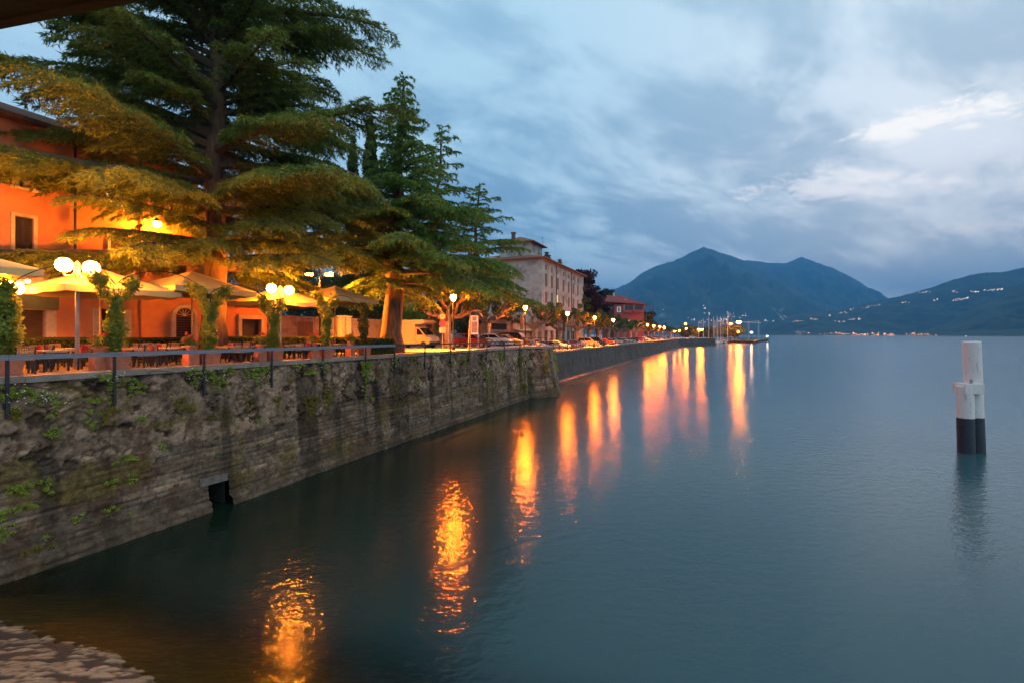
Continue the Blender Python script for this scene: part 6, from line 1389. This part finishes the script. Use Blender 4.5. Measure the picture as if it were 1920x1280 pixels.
# ------------------------------------------------------------------ mooring piles and buoy
def dolphin():
    Y = F * H / (847 - HY); root = thing('mooring_piles', 'pair of white and dark blue mooring piles joined by a white block', 'mooring post', P(1822, 847, Y))
    o = root.location; k = Y / F
    def pt(px, py): return P(px, py, Y) - o
    m, nt, N, L = nodes('pile_paint'); out = N.new('ShaderNodeOutputMaterial'); b = N.new('ShaderNodeBsdfPrincipled'); L.new(b.outputs[0], out.inputs[0])
    tc = N.new('ShaderNodeTexCoord'); sp = N.new('ShaderNodeSeparateXYZ'); L.new(tc.outputs['Object'], sp.inputs[0]); zb = pt(0, 782).z
    gt = N.new('ShaderNodeMath'); gt.operation = 'GREATER_THAN'; nz = N.new('ShaderNodeTexNoise'); nz.inputs['Scale'].default_value = 9; nz.inputs['Detail'].default_value = 6; L.new(tc.outputs['Object'], nz.inputs[0]); ma = N.new('ShaderNodeMath'); ma.operation = 'MULTIPLY_ADD'; L.new(nz.outputs[0], ma.inputs[0]); ma.inputs[1].default_value = .09; L.new(sp.outputs[2], ma.inputs[2]); L.new(ma.outputs[0], gt.inputs[0]); gt.inputs[1].default_value = zb + .045
    mp = N.new('ShaderNodeMapping'); mp.inputs['Scale'].default_value = (2.4, 2.4, .5); L.new(tc.outputs['Object'], mp.inputs[0]); no = N.new('ShaderNodeTexNoise'); no.inputs['Scale'].default_value = 2.6; no.inputs['Detail'].default_value = 9; no.inputs['Roughness'].default_value = .68; L.new(mp.outputs[0], no.inputs[0])
    rg = N.new('ShaderNodeMapRange'); rg.inputs[1].default_value = .56; rg.inputs[2].default_value = .72; L.new(no.outputs[0], rg.inputs[0])
    def mix(f, a, b_):
        n = N.new('ShaderNodeMix'); n.data_type = 'RGBA'; L.new(f, n.inputs[0])
        for s, v in ((6, a), (7, b_)):
            if isinstance(v, tuple): n.inputs[s].default_value = (*v, 1)
            else: L.new(v, n.inputs[s])
        return n.outputs[2]
    L.new(mix(gt.outputs[0], mix(rg.outputs[0], (.014, .018, .032), (.03, .035, .045)), mix(rg.outputs[0], (.72, .67, .65), (.42, .29, .24))), b.inputs['Base Color']); b.inputs['Roughness'].default_value = .45
    bu = N.new('ShaderNodeBump'); bu.inputs['Strength'].default_value = .15; L.new(no.outputs[0], bu.inputs['Height']); L.new(bu.outputs[0], b.inputs['Normal'])
    def pile(name, a, b_, r):
        q = MB(); a, b_ = Vector(a), Vector(b_); d = (b_ - a).normalized(); q.tube([a - d * 2, a + (b_ - a) * .5, b_ - d * .06, b_ - d * .015, b_], [r, r, r, r * .98, r * .93], 28); return obj(name, q, m, root, smooth=False)
    a = pt(1835, 847); a.y = .15; t = pt(1826, 640); t.y = .15; pile('tall_pile', a, t, .445)
    a = pt(1809, 848); a.y = -.1; t = pt(1806, 722); t.y = -.1; pile('short_pile', a, t, .43)
    bl = MB(); p, q = pt(1792, 727), pt(1836, 727); c = (p + q) / 2; bl.box((c.x, -.05, c.z), (1.02, 1.0, .60), Matrix.Rotation(R(-8), 3, 'Z')); obj('tie_block', bl, m, root)
    hd = MB(); e = pt(1795.5, 803); x = pt(1791, 0).x; e2 = pt(1797, 803).x + .1; hd.tube([(e2, -.25, pt(0, 798).z), (x, -.25, pt(0, 798).z), (x, -.25, pt(0, 807).z), (e2, -.25, pt(0, 807).z)], .022, 6); obj('mooring_ring', hd, m_steel, root)
    bt = MB(); w = pt(1818, 715); bt.lathe([(.06, 0), (.06, .16), (.1, .17), (.1, .21), (.001, .22)], 10, (w.x, -.1, c.z + .31)); obj('bollard_pin', bt, m_galv, root)
dolphin()
def buoy():
    p = G(979, 813); root = thing('buoy', 'small round orange buoy floating off the quay wall', 'buoy', p); b = MB(); b.ball((0, 0, .10), .19, 10); obj('float', b, M('orange_plastic', (.75, .26, .03), .4, .1), root); r_ = MB(); r_.lathe([(.03, .28), (.03, .36), (.05, .37), (.001, .39)], 8); obj('eye', r_, m_steel, root)
buoy()

# ------------------------------------------------------------------ lights of the villages on the far shore
def surf(px, py, names):
    d = Vector(((px - CX) / F, 1, (HY - py) / F)).normalized(); dg = bpy.context.evaluated_depsgraph_get(); best = None
    for o in names:
        ok, loc, nrm, idx = o.ray_cast(o.matrix_world.inverted() @ Vector((0, 0, H)), d)
        if ok and (best is None or loc.length < best.length): best = loc
    return best
land = [o for o in bpy.data.objects if o.name.startswith(('mountain', 'hill'))]
bpy.context.view_layer.update()
def village(label, boxes, seed, colr, s=1.0):
    r = np.random.RandomState(seed); mb = MB()
    for x0, x1, y0, y1, n in boxes:
        for i in range(n):
            f = r.rand(); px = x0 + (x1 - x0) * f; py = y0 + (y1 - y0) * f + r.uniform(-2.2, 2.2) * s; h = surf(px, py, land)
            if h is None: continue
            k = h.length / 3000; k *= .75 * (s if s < 1 else 1.25); mb.box(h + Vector((0, -4 * k, 3 * k)), (2.0 * k * r.uniform(.6, 1.5), 2.0 * k, 2.0 * k * r.uniform(.6, 1.4)))
    if mb.v: o = obj('village_lights', mb, E('village_glow', colr, 3.2)); tag(o, label, 'lights', kind='stuff')
village('line of orange shore lights at the foot of the far hills', [(1485, 1560, 624.5, 625.5, 14), (1565, 1625, 626, 628, 38), (1625, 1680, 626, 628, 26), (1695, 1755, 627, 629, 22), (1808, 1812, 630, 630, 1)], 1, (1, .42, .16))
village('scattered pale village lights on the middle slope of the hill', [(1484, 1504, 604, 602, 14), (1515, 1532, 599, 600, 12), (1552, 1558, 593, 592, 6), (1572, 1590, 588, 586, 8), (1565, 1585, 604, 603, 10), (1590, 1614, 601, 598, 14), (1592, 1604, 581, 579, 6), (1615, 1650, 578, 572, 10), (1690, 1710, 569, 567, 7)], 2, (1, .72, .45), .8)
village('cluster of white lights of a village high on the hill', [(1722, 1745, 549, 547, 10), (1778, 1800, 546, 549, 7), (1815, 1880, 549, 543, 44), (1748, 1760, 563, 562, 6), (1785, 1815, 564, 560, 22)], 3, (1, .80, .62), .8)
village('pale town lights climbing the mountain foot behind the masts', [(1310, 1400, 606, 592, 34), (1290, 1305, 600, 598, 6), (1318, 1322, 577, 577, 4), (1319, 1330, 589, 590, 5), (1360, 1375, 589, 590, 6), (1243, 1244, 580, 580, 1), (1430, 1450, 603, 600, 5), (1462, 1475, 597, 597, 5)], 4, (1, .82, .66), 1.6)

# ------------------------------------------------------------------ eave over the photographer
def eave():
    root = thing('porch_roof', 'brown boarded porch eave jutting into the upper corner of the view', 'roof'); z = 9.0
    a = P(-5, 38, 1.7 * F / (HY - 38)); b = P(190, -2, 1.7 * F / (HY + 2)); d = (b - a); d.z = 0; d.normalize(); n = Vector((-d.y, d.x, 0)); n = n if n.y < 0 else -n
    c = (a + b) / 2; mb = MB(); M3 = Matrix((d, n, Vector((0, 0, 1)))).transposed(); mb.box(Vector((c.x, c.y, z + .03)) + n * 2.0 - d * 1.8, (5.2, 4.0, .06), M3); obj('boarding', mb, m_soffit, root)
    f = MB(); f.box(Vector((c.x, c.y, z + .11)) - n * .025 - d * 1.8, (5.2, .05, .24), M3); obj('fascia', f, m_soffit, root)
    for q in range(2):
        p = MB(); e = Vector((c.x, c.y, 0)) + n * (3.6) - d * (-.2 + q * 3.8); p.box((e.x, e.y, (z + 5.0) / 2), (.2, .2, z - 5.0)); obj('post', p, m_soffit, root)
eave()
#HAZE
def haze():
    m, nt, N, L = nodes('haze_air'); out = N.new('ShaderNodeOutputMaterial'); v = N.new('ShaderNodeVolumePrincipled'); v.inputs['Color'].default_value = (.13, .50, 1.0, 1); v.inputs['Density'].default_value = HAZE_D; v.inputs['Anisotropy'].default_value = 0.0; L.new(v.outputs[0], out.inputs['Volume'])
    mb = MB(); mb.box((2500, 5800, 646), (23300, 12700, 1300)); o = obj('haze', mb, m); tag(o, kind='stuff')
HAZE_D = 1.3e-4
haze()
